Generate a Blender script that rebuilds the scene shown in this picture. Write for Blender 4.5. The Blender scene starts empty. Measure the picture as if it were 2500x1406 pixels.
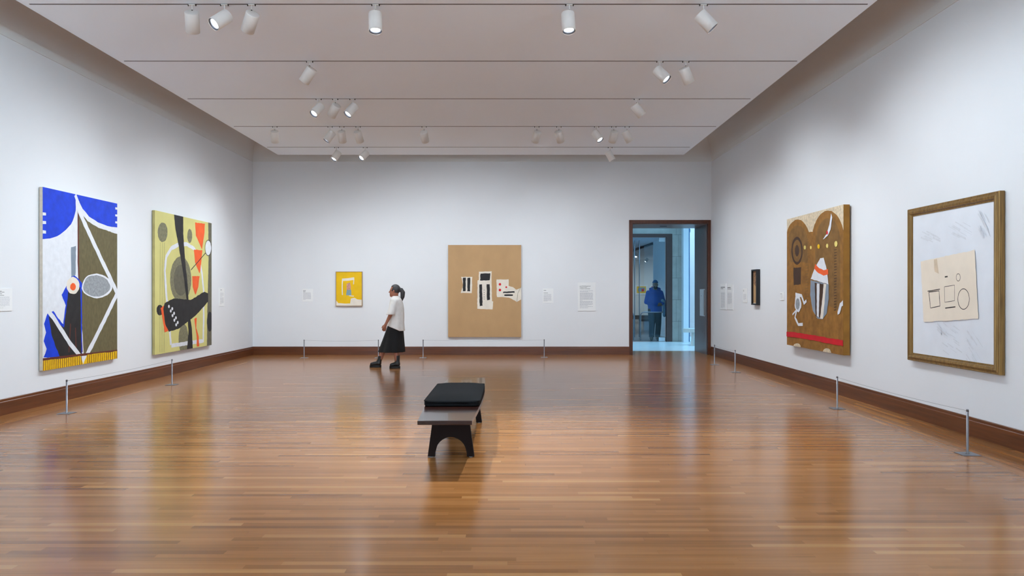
import bpy, bmesh, math, random
import numpy as np
from mathutils import Vector, Matrix, Quaternion
random.seed(7)
SC = bpy.context.scene
C = SC.collection
PI = math.pi

# ------------------------------------------------------------------ camera
F, CX, CY, EYE = 1800.0, 1248.0, 714.0, 1.5          # focal length and vanishing point in photo pixels
cam_d = bpy.data.cameras.new('camera')
cam_d.sensor_width = 36.0
cam_d.lens = 36.0 * F / 2500.0
cam_d.shift_x = (1250 - CX) / 2500.0
cam_d.shift_y = (CY - 703) / 2500.0
cam_d.clip_end = 200
cam = bpy.data.objects.new('camera', cam_d)
cam.location = (0, 0, EYE)
cam.rotation_euler = (PI / 2, 0, 0)
C.objects.link(cam)
SC.camera = cam

# ------------------------------------------------------------------ world, exposure
W = bpy.data.worlds.new('world')
SC.world = W
W.use_nodes = True
W.node_tree.nodes['Background'].inputs[0].default_value = (0.28, 0.61, 0.96, 1)
W.node_tree.nodes['Background'].inputs[1].default_value = 4.8
SC.view_settings.view_transform = 'Standard'
SC.view_settings.look = 'None'
SC.view_settings.gamma = 1.0
SC.view_settings.use_curve_mapping = False
SC.view_settings.exposure = 0.2

LAMP = 122.0                    # watts of one gallery spotlight
LAMP_COL = (0.83, 0.935, 1.0)

# room numbers (metres), the camera stands at the origin and looks along +Y
XL, XR, YB, YF = -6.227, 4.826, 17.76, -3.2
ZW = 4.65                      # top of the walls and height of the hanging ceiling

def spot(name, loc, d, energy, size=78, blend=1.0, radius=0.032, col=LAMP_COL, parent=None):
    l = bpy.data.lights.new(name, 'SPOT')
    l.energy = energy; l.spot_size = math.radians(size); l.spot_blend = blend
    l.shadow_soft_size = radius; l.color = col
    o = bpy.data.objects.new(name, l)
    if parent is None:
        o.location = loc
        o.rotation_mode = 'QUATERNION'
        o.rotation_quaternion = Vector(d).to_track_quat('-Z', 'Y')
    else:
        o.location = loc; o.parent = parent
    C.objects.link(o)
    return o

# unseen fill lamps added near and behind the camera: wall wash and bounce light
for (x, y, tx, ty, tz, e) in [(-3.6, 6.07, -6.2, 8.4, 2.6, 1.8), (2.6, 6.07, 4.8, 7.0, 1.8, .6),
                              (-3.8, 0.6, -6.2, 0.9, 2.9, 22.0), (-3.8, -1.9, -6.2, -1.7, 2.9, 22.0), (2.6, 0.6, 4.8, 0.9, 2.9, 22.0), (2.6, -1.9, 4.8, -1.7, 2.9, 22.0),
                              (-1.0, -0.6, -1.0, -3.2, 2.6, 3.5), (-3.4, -0.6, -3.4, -3.2, 2.6, 3.5), (1.8, -0.6, 1.8, -3.2, 2.6, 3.5)]:
    spot('lamp', (x, y, 4.45), (tx - x, ty - y, tz - 4.45), LAMP * e, size=95, col=(0.70, 0.885, 1.0))

# ------------------------------------------------------------------ materials
MATS = {}
def lin(r, g, b):
    f = lambda c: (c / 255 / 12.92) if c / 255 <= 0.04045 else ((c / 255 + 0.055) / 1.055) ** 2.4
    return (f(r), f(g), f(b), 1)

class NT:
    def __init__(s, name):
        s.m = bpy.data.materials.new(name); s.m.use_nodes = True
        s.t = s.m.node_tree; s.b = s.t.nodes['Principled BSDF']; s.out = s.t.nodes['Material Output']
    def n(s, typ, **kw):
        o = s.t.nodes.new(typ)
        for k, v in kw.items(): setattr(o, k, v)
        return o
    def link(s, a, b): s.t.links.new(a, b)
    def math(s, op, a, b=None):
        o = s.n('ShaderNodeMath', operation=op)
        for i, v in enumerate((a, b)):
            if v is None: continue
            if isinstance(v, (int, float)): o.inputs[i].default_value = v
            else: s.link(v, o.inputs[i])
        return o.outputs[0]

def mat(name, col, rough=0.5, var=0.06, scale=8.0, stretch=(1, 1, 1), metal=0.0, spec=0.5, bump=0.0, bscale=None, sheen=0.0):
    """plain surface with a little procedural unevenness"""
    if name in MATS: return MATS[name]
    k = NT(name)
    tc = k.n('ShaderNodeTexCoord'); mp = k.n('ShaderNodeMapping'); mp.inputs['Scale'].default_value = stretch
    k.link(tc.outputs['Object'], mp.inputs['Vector'])
    no = k.n('ShaderNodeTexNoise'); no.inputs['Scale'].default_value = scale; no.inputs['Detail'].default_value = 5
    k.link(mp.outputs[0], no.inputs['Vector'])
    hs = k.n('ShaderNodeHueSaturation'); hs.inputs['Color'].default_value = col
    mr = k.n('ShaderNodeMapRange'); mr.inputs['From Min'].default_value = 0.3; mr.inputs['From Max'].default_value = 0.7
    mr.inputs['To Min'].default_value = 1 - var; mr.inputs['To Max'].default_value = 1 + var
    k.link(no.outputs['Fac'], mr.inputs['Value']); v = mr.outputs['Result']
    k.link(v, hs.inputs['Value'])
    k.link(hs.outputs[0], k.b.inputs['Base Color'])
    k.b.inputs['Roughness'].default_value = rough
    k.b.inputs['Metallic'].default_value = metal
    k.b.inputs['Specular IOR Level'].default_value = spec
    if sheen: k.b.inputs['Sheen Weight'].default_value = sheen
    if bump:
        bn = k.n('ShaderNodeTexNoise'); bn.inputs['Scale'].default_value = bscale or scale * 4
        k.link(mp.outputs[0], bn.inputs['Vector'])
        bu = k.n('ShaderNodeBump'); bu.inputs['Strength'].default_value = bump; bu.inputs['Distance'].default_value = 0.01
        k.link(bn.outputs['Fac'], bu.inputs['Height']); k.link(bu.outputs[0], k.b.inputs['Normal'])
    MATS[name] = k.m
    return k.m

def rgb(name, r, g, b, **kw): return mat(name, lin(r, g, b), **kw)

def wood(name, c1, c2, axis='X', rough=0.35, scale=3.0, coat=0.0):
    """grain running along one axis"""
    if name in MATS: return MATS[name]
    k = NT(name)
    tc = k.n('ShaderNodeTexCoord'); mp = k.n('ShaderNodeMapping')
    st = {'X': (0.35, 9, 9), 'Y': (9, 0.35, 9), 'Z': (9, 9, 0.35)}[axis]
    mp.inputs['Scale'].default_value = st
    k.link(tc.outputs['Object'], mp.inputs['Vector'])
    no = k.n('ShaderNodeTexNoise'); no.inputs['Scale'].default_value = scale; no.inputs['Detail'].default_value = 8; no.inputs['Roughness'].default_value = 0.65
    k.link(mp.outputs[0], no.inputs['Vector'])
    cr = k.n('ShaderNodeValToRGB')
    cr.color_ramp.elements[0].position = 0.3; cr.color_ramp.elements[0].color = c1
    cr.color_ramp.elements[1].position = 0.7; cr.color_ramp.elements[1].color = c2
    k.link(no.outputs['Fac'], cr.inputs[0]); k.link(cr.outputs[0], k.b.inputs['Base Color'])
    k.b.inputs['Roughness'].default_value = rough
    k.b.inputs['Coat Weight'].default_value = coat
    MATS[name] = k.m
    return k.m

def plank(name, along='X', tint=1.0):
    """2 1/4 inch oak strip flooring, each board with its own tone"""
    k = NT(name)
    tc = k.n('ShaderNodeTexCoord'); sp = k.n('ShaderNodeSeparateXYZ'); k.link(tc.outputs['Object'], sp.inputs[0])
    a, c = (sp.outputs[0], sp.outputs[1]) if along == 'X' else (sp.outputs[1], sp.outputs[0])
    w = 0.05715
    rowf = k.math('DIVIDE', c, w); row = k.math('FLOOR', rowf)
    wr = k.n('ShaderNodeTexWhiteNoise', noise_dimensions='1D'); k.link(row, wr.inputs['W'])
    sh = k.math('MULTIPLY', wr.outputs['Value'], 9.7)
    lf = k.math('DIVIDE', k.math('ADD', a, sh), 1.25); bd = k.math('FLOOR', lf)
    cv = k.n('ShaderNodeCombineXYZ'); k.link(row, cv.inputs[0]); k.link(bd, cv.inputs[1])
    wn = k.n('ShaderNodeTexWhiteNoise', noise_dimensions='2D'); k.link(cv.outputs[0], wn.inputs['Vector'])
    cr = k.n('ShaderNodeValToRGB'); e = cr.color_ramp
    cols = [(0.0, (0.215, 0.081, 0.022)), (0.1, (0.275, 0.108, 0.030)), (0.5, (0.320, 0.129, 0.037)), (0.9, (0.355, 0.149, 0.046)), (1.0, (0.44, 0.205, 0.07))]
    while len(e.elements) < len(cols): e.elements.new(0.5)
    for el, (p, q) in zip(e.elements, cols):
        el.position = p; el.color = (q[0] * tint, q[1] * tint, q[2] * tint, 1)
    k.link(wn.outputs['Value'], cr.inputs[0])
    # grain
    gv = k.n('ShaderNodeCombineXYZ')
    k.link(k.math('MULTIPLY', a, 1.6), gv.inputs[0]); k.link(k.math('MULTIPLY', c, 55.0), gv.inputs[1])
    k.link(k.math('MULTIPLY', wn.outputs['Value'], 40.0), gv.inputs[2])
    gn = k.n('ShaderNodeTexNoise'); gn.inputs['Scale'].default_value = 1.0; gn.inputs['Detail'].default_value = 6
    k.link(gv.outputs[0], gn.inputs['Vector'])
    hs = k.n('ShaderNodeHueSaturation'); k.link(cr.outputs[0], hs.inputs['Color'])
    val = k.math('ADD', k.math('MULTIPLY', gn.outputs['Fac'], 0.6), 0.70)
    # seams between boards
    fr = k.math('FRACT', rowf); s1 = k.math('LESS_THAN', fr, 0.02)
    fl = k.math('FRACT', lf); s2 = k.math('LESS_THAN', fl, 0.0016)
    seam = k.math('MAXIMUM', s1, s2)
    val = k.math('MULTIPLY', val, k.math('SUBTRACT', 1.0, k.math('MULTIPLY', seam, 0.18)))
    k.link(val, hs.inputs['Value']); k.link(hs.outputs[0], k.b.inputs['Base Color'])
    k.b.inputs['Roughness'].default_value = 0.2
    k.b.inputs['Specular IOR Level'].default_value = 0.34
    rv = k.math('ADD', 0.15, k.math('MULTIPLY', gn.outputs['Fac'], 0.1)); k.link(rv, k.b.inputs['Roughness'])
    MATS[name] = k.m
    return k.m

def glow(name, col, strength):
    k = NT(name)
    k.b.inputs['Base Color'].default_value = (0.8, 0.8, 0.8, 1)
    k.b.inputs['Emission Color'].default_value = col; k.b.inputs['Emission Strength'].default_value = strength
    MATS[name] = k.m
    return k.m

def glass(name, tint, refl=0.10):
    k = NT(name)
    tr = k.n('ShaderNodeBsdfTransparent'); tr.inputs[0].default_value = tint
    gl = k.n('ShaderNodeBsdfGlossy'); gl.inputs['Roughness'].default_value = 0.02
    lw = k.n('ShaderNodeFresnel'); lw.inputs['IOR'].default_value = 1.5
    mx = k.n('ShaderNodeMixShader'); k.link(k.math('ADD', lw.outputs[0], refl - 0.04), mx.inputs[0])
    k.link(tr.outputs[0], mx.inputs[1]); k.link(gl.outputs[0], mx.inputs[2]); k.link(mx.outputs[0], k.out.inputs['Surface'])
    MATS[name] = k.m
    return k.m

M_WALL = rgb('wall_paint', 230, 231, 234, rough=0.75, var=0.008, scale=1.5, spec=0.25, bump=0.02, bscale=300)
M_CEIL = rgb('ceiling_paint', 240, 245, 252, rough=0.85, var=0.006, scale=1.0, spec=0.2)
M_COVE = rgb('cove_paint', 226, 224, 222, rough=0.9, var=0.006, scale=1.0, spec=0.1)
M_FLOOR = plank('oak_strip_floor', 'X')
M_FLOORY = plank('oak_strip_border', 'Y', 1.03)
M_BASE = wood('walnut_baseboard', lin(76, 37, 14), lin(112, 60, 27), 'X', rough=0.32)
M_BASEY = wood('walnut_baseboard_side', lin(76, 37, 14), lin(112, 60, 27), 'Y', rough=0.32)
M_CASE = wood('walnut_casing', lin(66, 31, 13), lin(94, 47, 22), 'Z', rough=0.35)
M_JAMB = rgb('dark_bronze_panel', 112, 102, 103, rough=0.38, var=0.05, scale=2, stretch=(8, 8, 0.4), metal=0.25)
M_SOFFIT = wood('soffit_panel', lin(120, 98, 88), lin(135, 112, 100), 'X', rough=0.35)
M_STEEL = rgb('brushed_steel', 128, 128, 134, rough=0.36, metal=0.85, var=0.04, scale=40, stretch=(1, 1, 0.1))
M_STEELP = rgb('satin_steel_plate', 140, 144, 152, rough=0.42, metal=0.7, var=0.04, scale=40)
M_LAMP = rgb('white_lamp_enamel', 226, 223, 219, rough=0.5, var=0.015, scale=20)
M_CLIP = rgb('dark_clip', 45, 40, 38, rough=0.5)
M_TRACK = rgb('track_groove', 52, 44, 40, rough=0.7)
M_RING = rgb('lamp_ring', 100, 104, 112, rough=0.35, metal=0.5)
M_LENS = glow('lamp_lens', (0.95, 0.97, 1, 1), 7.0)
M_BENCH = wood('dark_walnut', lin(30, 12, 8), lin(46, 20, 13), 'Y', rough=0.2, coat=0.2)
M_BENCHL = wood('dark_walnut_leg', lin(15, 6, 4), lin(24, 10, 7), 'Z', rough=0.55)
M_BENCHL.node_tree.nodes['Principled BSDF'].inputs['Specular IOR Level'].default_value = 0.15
M_CUSH = rgb('black_woven_fabric', 17, 18, 20, rough=0.95, var=0.3, scale=26, stretch=(1, 6, 1), spec=0.15, bump=0.5, bscale=260, sheen=0.0)
M_LABEL = rgb('label_board', 238, 238, 238, rough=0.6, var=0.005)
M_INK = rgb('label_ink', 96, 96, 100, rough=0.7)
M_INKL = rgb('label_body_print', 196, 196, 202, rough=0.7)
M_LINEN = rgb('raw_canvas_edge', 196, 186, 172, rough=0.9, var=0.08, scale=20)

# ------------------------------------------------------------------ mesh helpers
class MB:
    def __init__(s): s.bm = bmesh.new()
    def box(s, x0, x1, y0, y1, z0, z1, mi=0, bevel=0.0):
        v = [s.bm.verts.new(p) for p in ((x0, y0, z0), (x1, y0, z0), (x1, y1, z0), (x0, y1, z0), (x0, y0, z1), (x1, y0, z1), (x1, y1, z1), (x0, y1, z1))]
        fs = [s.bm.faces.new([v[i] for i in q]) for q in ((3, 2, 1, 0), (4, 5, 6, 7), (0, 1, 5, 4), (1, 2, 6, 5), (2, 3, 7, 6), (3, 0, 4, 7))]
        for f in fs: f.material_index = mi
        if bevel:
            es = list({e for f in fs for e in f.edges})
            bmesh.ops.bevel(s.bm, geom=es, offset=bevel, segments=2, profile=0.5, affect='EDGES')
        return s
    def poly(s, pts, mi=0):
        f = s.bm.faces.new([s.bm.verts.new(p) for p in pts]); f.material_index = mi
        return f
    def prism(s, pts, d, mi=0, bevel=0.0):
        """outline (list of 3-D points) pushed along vector d"""
        d = Vector(d)
        a = [s.bm.verts.new(p) for p in pts]; b = [s.bm.verts.new(Vector(p) + d) for p in pts]
        fs = [s.bm.faces.new(a[::-1]), s.bm.faces.new(b)]
        n = len(pts)
        for i in range(n): fs.append(s.bm.faces.new([a[i], a[(i + 1) % n], b[(i + 1) % n], b[i]]))
        for f in fs: f.material_index = mi
        if bevel:
            es = list(fs[0].edges) + list(fs[1].edges)
            bmesh.ops.bevel(s.bm, geom=es, offset=bevel, segments=2, profile=0.5, affect='EDGES')
        return s
    def lathe(s, prof, seg=32, mi=0, m=None):
        """profile [(radius, z)] turned round the z axis"""
        rings = []
        for r, z in prof:
            if r < 1e-6: rings.append([s.bm.verts.new((0, 0, z))])
            else: rings.append([s.bm.verts.new((r * math.cos(2 * PI * i / seg), r * math.sin(2 * PI * i / seg), z)) for i in range(seg)])
        for a, b in zip(rings, rings[1:]):
            for i in range(seg):
                j = (i + 1) % seg
                q = [a[0]] if len(a) == 1 else [a[i], a[j]]
                q += [b[0]] if len(b) == 1 else [b[j], b[i]]
                f = s.bm.faces.new(q); f.material_index = mi; f.smooth = True
        if m is not None: bmesh.ops.transform(s.bm, matrix=m, verts=[v for r in rings for v in r])
        return s
    def tube(s, pts, r, seg=10, mi=0):
        pts = [Vector(p) for p in pts]; rings = []
        for i, p in enumerate(pts):
            t = (pts[min(i + 1, len(pts) - 1)] - pts[max(i - 1, 0)]).normalized()
            a = t.orthogonal().normalized() if i == 0 else (A - t * A.dot(t)).normalized()
            A = a; b = t.cross(a)
            rings.append([s.bm.verts.new(p + r * (math.cos(2 * PI * k / seg) * a + math.sin(2 * PI * k / seg) * b)) for k in range(seg)])
        for q, w in zip(rings, rings[1:]):
            for k in range(seg):
                f = s.bm.faces.new([q[k], q[(k + 1) % seg], w[(k + 1) % seg], w[k]]); f.material_index = mi; f.smooth = True
        for q in (rings[0][::-1], rings[-1]):
            f = s.bm.faces.new(q); f.material_index = mi
        return s
    def build(s, name, mats, parent=None, smooth=False):
        bmesh.ops.recalc_face_normals(s.bm, faces=s.bm.faces)
        me = bpy.data.meshes.new(name); s.bm.to_mesh(me); s.bm.free()
        for m in (mats if isinstance(mats, (list, tuple)) else [mats]): me.materials.append(m)
        if smooth:
            for p in me.polygons: p.use_smooth = True
        o = bpy.data.objects.new(name, me); C.objects.link(o)
        if parent is not None: o.parent = parent
        return o

def tag(o, label, cat, group=None):
    o['label'] = label; o['category'] = cat
    if group: o['group'] = group
    return o
def thing(name, label, cat, loc=(0, 0, 0), group=None):
    o = bpy.data.objects.new(name, None); C.objects.link(o); o.location = loc
    o.empty_display_size = 0.1
    return tag(o, label, cat, group)
def struct(o): o['kind'] = 'structure'; return o

def copy_tree(o, parent=None):
    c = o.copy(); C.objects.link(c)
    if parent is not None: c.parent = parent
    for ch in o.children: copy_tree(ch, c)
    return c

# a photo pixel turned into a point of one of the room's planes
def onB(px, py, Y): return Vector(((px - CX) / F * Y, Y, EYE + (CY - py) / F * Y))
def onX(px, py, X):
    Y = F * X / (px - CX)
    return Vector((X, Y, EYE + (CY - py) / F * Y))
def onF(px, py, Z=0.0):
    Y = F * (EYE - Z) / (py - CY)
    return Vector(((px - CX) / F * Y, Y, Z))

# ------------------------------------------------------------------ the room
T = 0.25
DX0, DX1, DZ1 = 2.924, 4.726, 3.16         # opening in the back wall
YJ = 18.946                                # far end of the deep doorway
bd = 0.66                                  # floor border
b = MB()
b.poly([(XL + bd, YF, 0), (XR - bd, YF, 0), (XR - bd, YB - bd, 0), (XL + bd, YB - bd, 0)], 0)
b.poly([(XL, YF, 0), (XL + bd, YF, 0), (XL + bd, YB - bd, 0), (XL, YB, 0)], 1)
b.poly([(XR - bd, YF, 0), (XR, YF, 0), (XR, YB, 0), (XR - bd, YB - bd, 0)], 1)
b.poly([(XL + bd, YB - bd, 0), (XR - bd, YB - bd, 0), (XR, YB, 0), (XL, YB, 0)], 0)
b.poly([(DX0, YB, 0), (DX1, YB, 0), (DX1, YJ, 0), (DX0, YJ, 0)], 0)
struct(b.build('floor', [M_FLOOR, M_FLOORY]))
struct(MB().box(XL - T, XL, YF - T, YB + T, 0, ZW).build('wall_left', M_WALL))
struct(MB().box(XR, XR + T, YF - T, YB, 0, ZW).build('wall_right', M_WALL))
struct(MB().box(XL, XR, YF - T, YF, 0, ZW).build('wall_front', M_WALL))
b = MB()
b.box(XL, DX0, YB, YJ, 0, ZW); b.box(DX1, XR + T, YB, YJ, 0, ZW); b.box(DX0, DX1, YB, YJ, DZ1, ZW)
struct(b.build('wall_back', M_WALL))

# coved edge above the walls, a shadow line where it meets them
def cove(name, p0, p1, inward, e0, e1):
    """quarter-round cove along the top of a wall; e0, e1: direction in which each end is mitred"""
    b = MB(); prev = None; n = 14; R = 0.9
    ring0, ring1 = [], []
    prof = [(0.0, 0.0), (0.012, 0.0), (0.012, 0.018), (0.0, 0.018)] + [(R * (1 - math.cos(PI / 2 * i / n)), 0.018 + R * math.sin(PI / 2 * i / n)) for i in range(1, n + 1)]
    for u, h in prof:
        ring0.append(b.bm.verts.new(Vector(p0) + Vector(inward) * u + Vector(e0) * u + Vector((0, 0, h))))
        ring1.append(b.bm.verts.new(Vector(p1) + Vector(inward) * u + Vector(e1) * u + Vector((0, 0, h))))
    for i in range(len(prof) - 1):
        f = b.bm.faces.new([ring0[i], ring1[i], ring1[i + 1], ring0[i + 1]]); f.smooth = i > 3
    return struct(b.build(name, M_COVE))
cove('trim_1', (XL, YF, ZW), (XL, YB, ZW), (1, 0, 0), (0, 1, 0), (0, -1, 0))
cove('trim_2', (XR, YF, ZW), (XR, YB, ZW), (-1, 0, 0), (0, 1, 0), (0, -1, 0))
cove('trim_3', (XL, YB, ZW), (XR, YB, ZW), (0, -1, 0), (1, 0, 0), (-1, 0, 0))
cove('trim_4', (XL, YF, ZW), (XR, YF, ZW), (0, 1, 0), (1, 0, 0), (-1, 0, 0))
# hanging flat ceiling
CLX0, CLX1, CLY1 = -1.696 * 3.15, 1.254 * 3.15, F * 3.15 / 336.0
struct(MB().box(CLX0, CLX1, YF + 0.87, CLY1, ZW, ZW + 0.13, bevel=0.004).build('ceiling', M_CEIL))
struct(MB().box(XL + 0.5, XR - 0.5, YF + 0.5, YB - 0.5, ZW + 0.9, ZW + 1.0).build('ceiling.001', M_COVE))

# baseboards: a board with a stepped-back cap
def base_profile(name, p0, p1, inward, m):
    b = MB()
    pr = [(0, 0), (0.026, 0), (0.026, 0.160), (0.022, 0.166), (0.013, 0.166), (0.013, 0.192), (0.009, 0.198), (0, 0.198)]
    i = Vector(inward)
    b.prism([Vector(p0) + i * u + Vector((0, 0, h)) for u, h in pr], Vector(p1) - Vector(p0))
    return struct(b.build(name, m))
base_profile('baseboard_left', (XL, YF, 0), (XL, YB, 0), (1, 0, 0), M_BASEY)
base_profile('baseboard_right', (XR, YF, 0), (XR, YB, 0), (-1, 0, 0), M_BASEY)
base_profile('baseboard_back', (XL, YB, 0), (DX0 - 0.085, YB, 0), (0, -1, 0), M_BASE)
base_profile('baseboard_front', (XL, YF, 0), (XR, YF, 0), (0, 1, 0), M_BASE)

# deep doorway: walnut casing, dark jamb lining, recessed pull plate and service flap
b = MB()
b.box(DX0 - 0.085, DX0, YB - 0.022, YB + 0.05, 0, DZ1 + 0.085, bevel=0.003)
b.box(DX1, DX1 + 0.078, YB - 0.022, YB + 0.05, 0, DZ1 + 0.085, bevel=0.003)
b.box(DX0, DX1, YB - 0.022, YB + 0.05, DZ1, DZ1 + 0.085, bevel=0.003)
struct(b.build('door_1', M_CASE))
b = MB(); b.box(DX1 - 0.012, DX1, YB + 0.05, YJ, 0, DZ1 - 0.012); b.box(DX0, DX0 + 0.012, YB + 0.05, YJ, 0, DZ1 - 0.012)
struct(b.build('trim_5', M_JAMB))
b = MB(); b.box(DX0, DX1, YB + 0.05, YJ, DZ1 - 0.012, DZ1)
struct(b.build('trim_6', M_SOFFIT))
p0 = onX(1709, 706, DX1 - 0.012); p1 = onX(1721, 774, DX1 - 0.012)
pull = tag(MB().box(DX1 - 0.018, DX1 - 0.012, p1.y, p0.y, p1.z + .02, p0.z, bevel=0.002).build('pull_plate', rgb('pale_steel_plate', 205, 214, 220, rough=0.35, metal=0.25, var=0.04)), 'tall steel pull plate set into the dark jamb of the doorway', 'door pull')
MB().box(DX1 - 0.0225, DX1 - 0.018, p1.y + 0.012, p1.y + 0.06, p1.z + .035, p0.z - 0.015, bevel=0.001).build('finger_recess', wood('pull_wood', lin(60, 34, 22), lin(92, 56, 40), 'Z'), pull)
MB().lathe([(0, 0), (0.012, 0), (0.012, 0.004), (0, 0.004)], 16, m=Matrix.Translation((DX1 - 0.018, (p0.y + p1.y) / 2 + .1, 1.42)) @ Matrix.Rotation(-PI / 2, 4, 'Y')).build('lock_cylinder', M_STEEL, pull)
f0 = onX(1713, 791, DX1 - 0.012); f1 = onX(1720, 830, DX1 - 0.012)
flap = tag(MB().box(DX1 - 0.015, DX1 - 0.012, f1.y, f0.y, f1.z, f0.z, bevel=0.001).build('service_flap', M_JAMB), 'small dark access panel with a keyhole low on the doorway jamb', 'access panel')
MB().lathe([(0, 0), (0.012, 0), (0.012, 0.003), (0, 0.003)], 16, m=Matrix.Translation((DX1 - 0.015, f0.y - 0.05, (f0.z + f1.z) / 2)) @ Matrix.Rotation(-PI / 2, 4, 'Y')).build('keyhole', M_STEEL, flap)
slot_pt = onB(1620, 551, 18.3)
tag(MB().box(slot_pt.x - 0.085, slot_pt.x + 0.085, 18.3, 18.36, DZ1 - 0.02, DZ1 - 0.012, bevel=0.002).build('soffit_slot', M_CLIP), 'flat black strip for the dark slot in the doorway soffit', 'slot')  # black strip laid in for the dark slot of the soffit

# ------------------------------------------------------------------ the passage and the room beyond
YP, YP2, YG = 22.5, 22.62, 41.5             # far wall of the passage, its back face, far wall of the next room
M_STONE = rgb('honed_stone', 172, 168, 158, rough=0.6, var=0.10, scale=5, bump=0.05)
M_PFLOOR = rgb('pale_passage_floor', 222, 222, 218, rough=0.22, var=0.05, scale=4)
M_GFLOOR = rgb('grey_concrete_floor', 150, 146, 146, rough=0.35, var=0.06, scale=2)
M_MULL = rgb('white_mullion', 225, 228, 230, rough=0.45, var=0.01)
M_DMULL = rgb('blue_grey_mullion', 70, 110, 150, rough=0.4, var=0.02)
M_PLATE = rgb('pale_steel_plate', 205, 214, 220, rough=0.35, metal=0.25, var=0.04)
M_DFRAME = rgb('bronze_door_frame', 82, 62, 58, rough=0.4, var=0.05, metal=0.15)
M_GLASS = glass('door_glass', (0.76, 0.89, 0.95, 1), 0.045)
M_WGLASS = glass('window_glass', (0.96, 0.99, 1.0, 1), 0.05)
PX0, PX1, PZ = 1.2, 8.6, 3.9
struct(MB().box(PX0, PX1, YJ, YP2, -0.1, 0).build('floor.001', M_PFLOOR))
struct(MB().box(PX0, PX1, YJ, YP2, PZ, PZ + .012).build('added_skylight', M_WGLASS))  # glass roof added to let more blue sky light into the passage
b = MB()
for x in (2.2, 3.6, 5.0, 6.4, 7.8): b.box(x, x + .06, YJ, YP2, PZ - .12, PZ)
struct(b.build('trim_10', M_MULL))  # bars of the added glass roof
struct(MB().box(PX0 - .1, PX0, YJ, YP2, 0, PZ).build('wall_passage_left', M_STONE))
struct(MB().box(XR + T, PX1, YJ - .2, YJ, 0, PZ).build('wall_passage_near', M_STONE))
D0, D1, DT = 2.95, 4.735, 3.19             # glazed opening
F0, F1, FT = D0 - .2, 4.912, 3.29
b = MB()
b.box(PX0, F0, YP, YP2, 0, PZ); b.box(F1, 5.2, YP, YP2, 0, PZ); b.box(F0, F1, YP, YP2, FT, PZ)
wp = struct(b.build('wall_passage_far', M_STONE))
g = MB()                                   # joints of the stone blocks
for i, z in enumerate((0.02, 0.62, 1.28, 1.94, 2.6, 3.26)):
    g.box(F1, 5.2, YP - 0.002, YP, z - 0.004, z + 0.004)
    x = F1 + (0.12 if i % 2 else 0.2)
    g.box(x - 0.003, x + 0.003, YP - 0.002, YP, z, z + 0.65)
g.build('stone_joints', rgb('stone_joint', 105, 105, 100, rough=0.8), wp)
b = MB()
b.box(F0, D0, YP - .03, YP2, 0, FT, bevel=.004); b.box(D1, F1, YP - .03, YP2, 0, FT, bevel=.004); b.box(D0, D1, YP - .03, YP2, DT, FT, bevel=.004)
struct(b.build('door_2', M_DFRAME))
# glass leaves: pull bar, push rail, patch fittings
XM = (D0 + D1) / 2
def leaf(x0, x1, hinge_right, name, lab):
    r = thing(name, lab, 'door', ((x0 + x1) / 2, YP + .06, 0))
    cx = (x0 + x1) / 2
    MB().box(x0 - cx, x1 - cx, -.006, .006, .012, DT - .012, bevel=.002).build('glass_pane', M_GLASS, r)
    hx = (x1 - .19, x1) if hinge_right else (x0, x0 + .19)
    MB().box(hx[0] - cx, hx[1] - cx, -.018, .018, DT - .135, DT - .012, bevel=.003).build('patch_fitting', M_PLATE, r)
    MB().box(hx[0] - cx, hx[1] - cx, -.018, .018, .012, .125, bevel=.003).build('patch_fitting', M_PLATE, r)
    s = 1 if hinge_right else -1
    ex = (x0 + .10 if hinge_right else x1 - .10) - cx
    MB().tube([(ex - s * .03, -.05, .14), (ex - s * .03, -.05, DT - .1)], .013, 12).build('pull_bar', M_STEEL, r)
    pts = [(ex, -.075, .05), (ex, -.075, .78)] + [(ex + s * .10 * (1 - math.cos(a)), -.075, .78 + .12 * math.sin(a)) for a in (PI / 8, PI / 4, 3 * PI / 8, PI / 2)] + [(ex + s * .68, -.075, .90)]
    MB().tube(pts, .017, 12).build('push_rail', M_STEEL, r)
    k = MB()
    for z in (.3, DT - .2): k.tube([(ex - s * .03, -.05, z), (ex - s * .03, .006, z)], .008, 8)
    k.tube([(ex + s * .64, -.075, .90), (ex + s * .64, .006, .90)], .009, 8)
    k.build('standoff', M_STEEL, r)
leaf(XM + .004, D1 - .03, True, 'glass_door', 'right leaf of the glass doors, standing before the man in the doorway')
leaf(D0 + .03, XM - .004, False, 'glass_door', 'left leaf of the glass doors, mostly hidden by the walnut casing')
# glazed wall to daylight
struct(MB().box(5.2, 5.36, YP - .25, YP2, 0, PZ, bevel=.003).build('trim_7', M_MULL))
struct(MB().box(5.36, 5.45, YP, YP2, 0, PZ).build('trim_8', M_DMULL))
w1 = MB(); w1.box(5.45, PX1, YP + .05, YP + .062, 0, PZ)
struct(w1.build('window_1', M_WGLASS))
w2 = MB(); w2.box(PX1, PX1 + .012, YJ, YP2, 0, PZ)
struct(w2.build('window_2', M_WGLASS))
b = MB()
for x in (5.62, 5.80, 6.9, 8.2): b.box(x, x + .03, YP + .02, YP + .09, 0, PZ)
struct(b.build('trim_9', M_MULL))
struct(MB().box(5.0, 16, YP2 + .6, 34, -0.25, -0.1).build('ground', rgb('snowy_paving', 205, 210, 215, rough=.8)))
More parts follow.
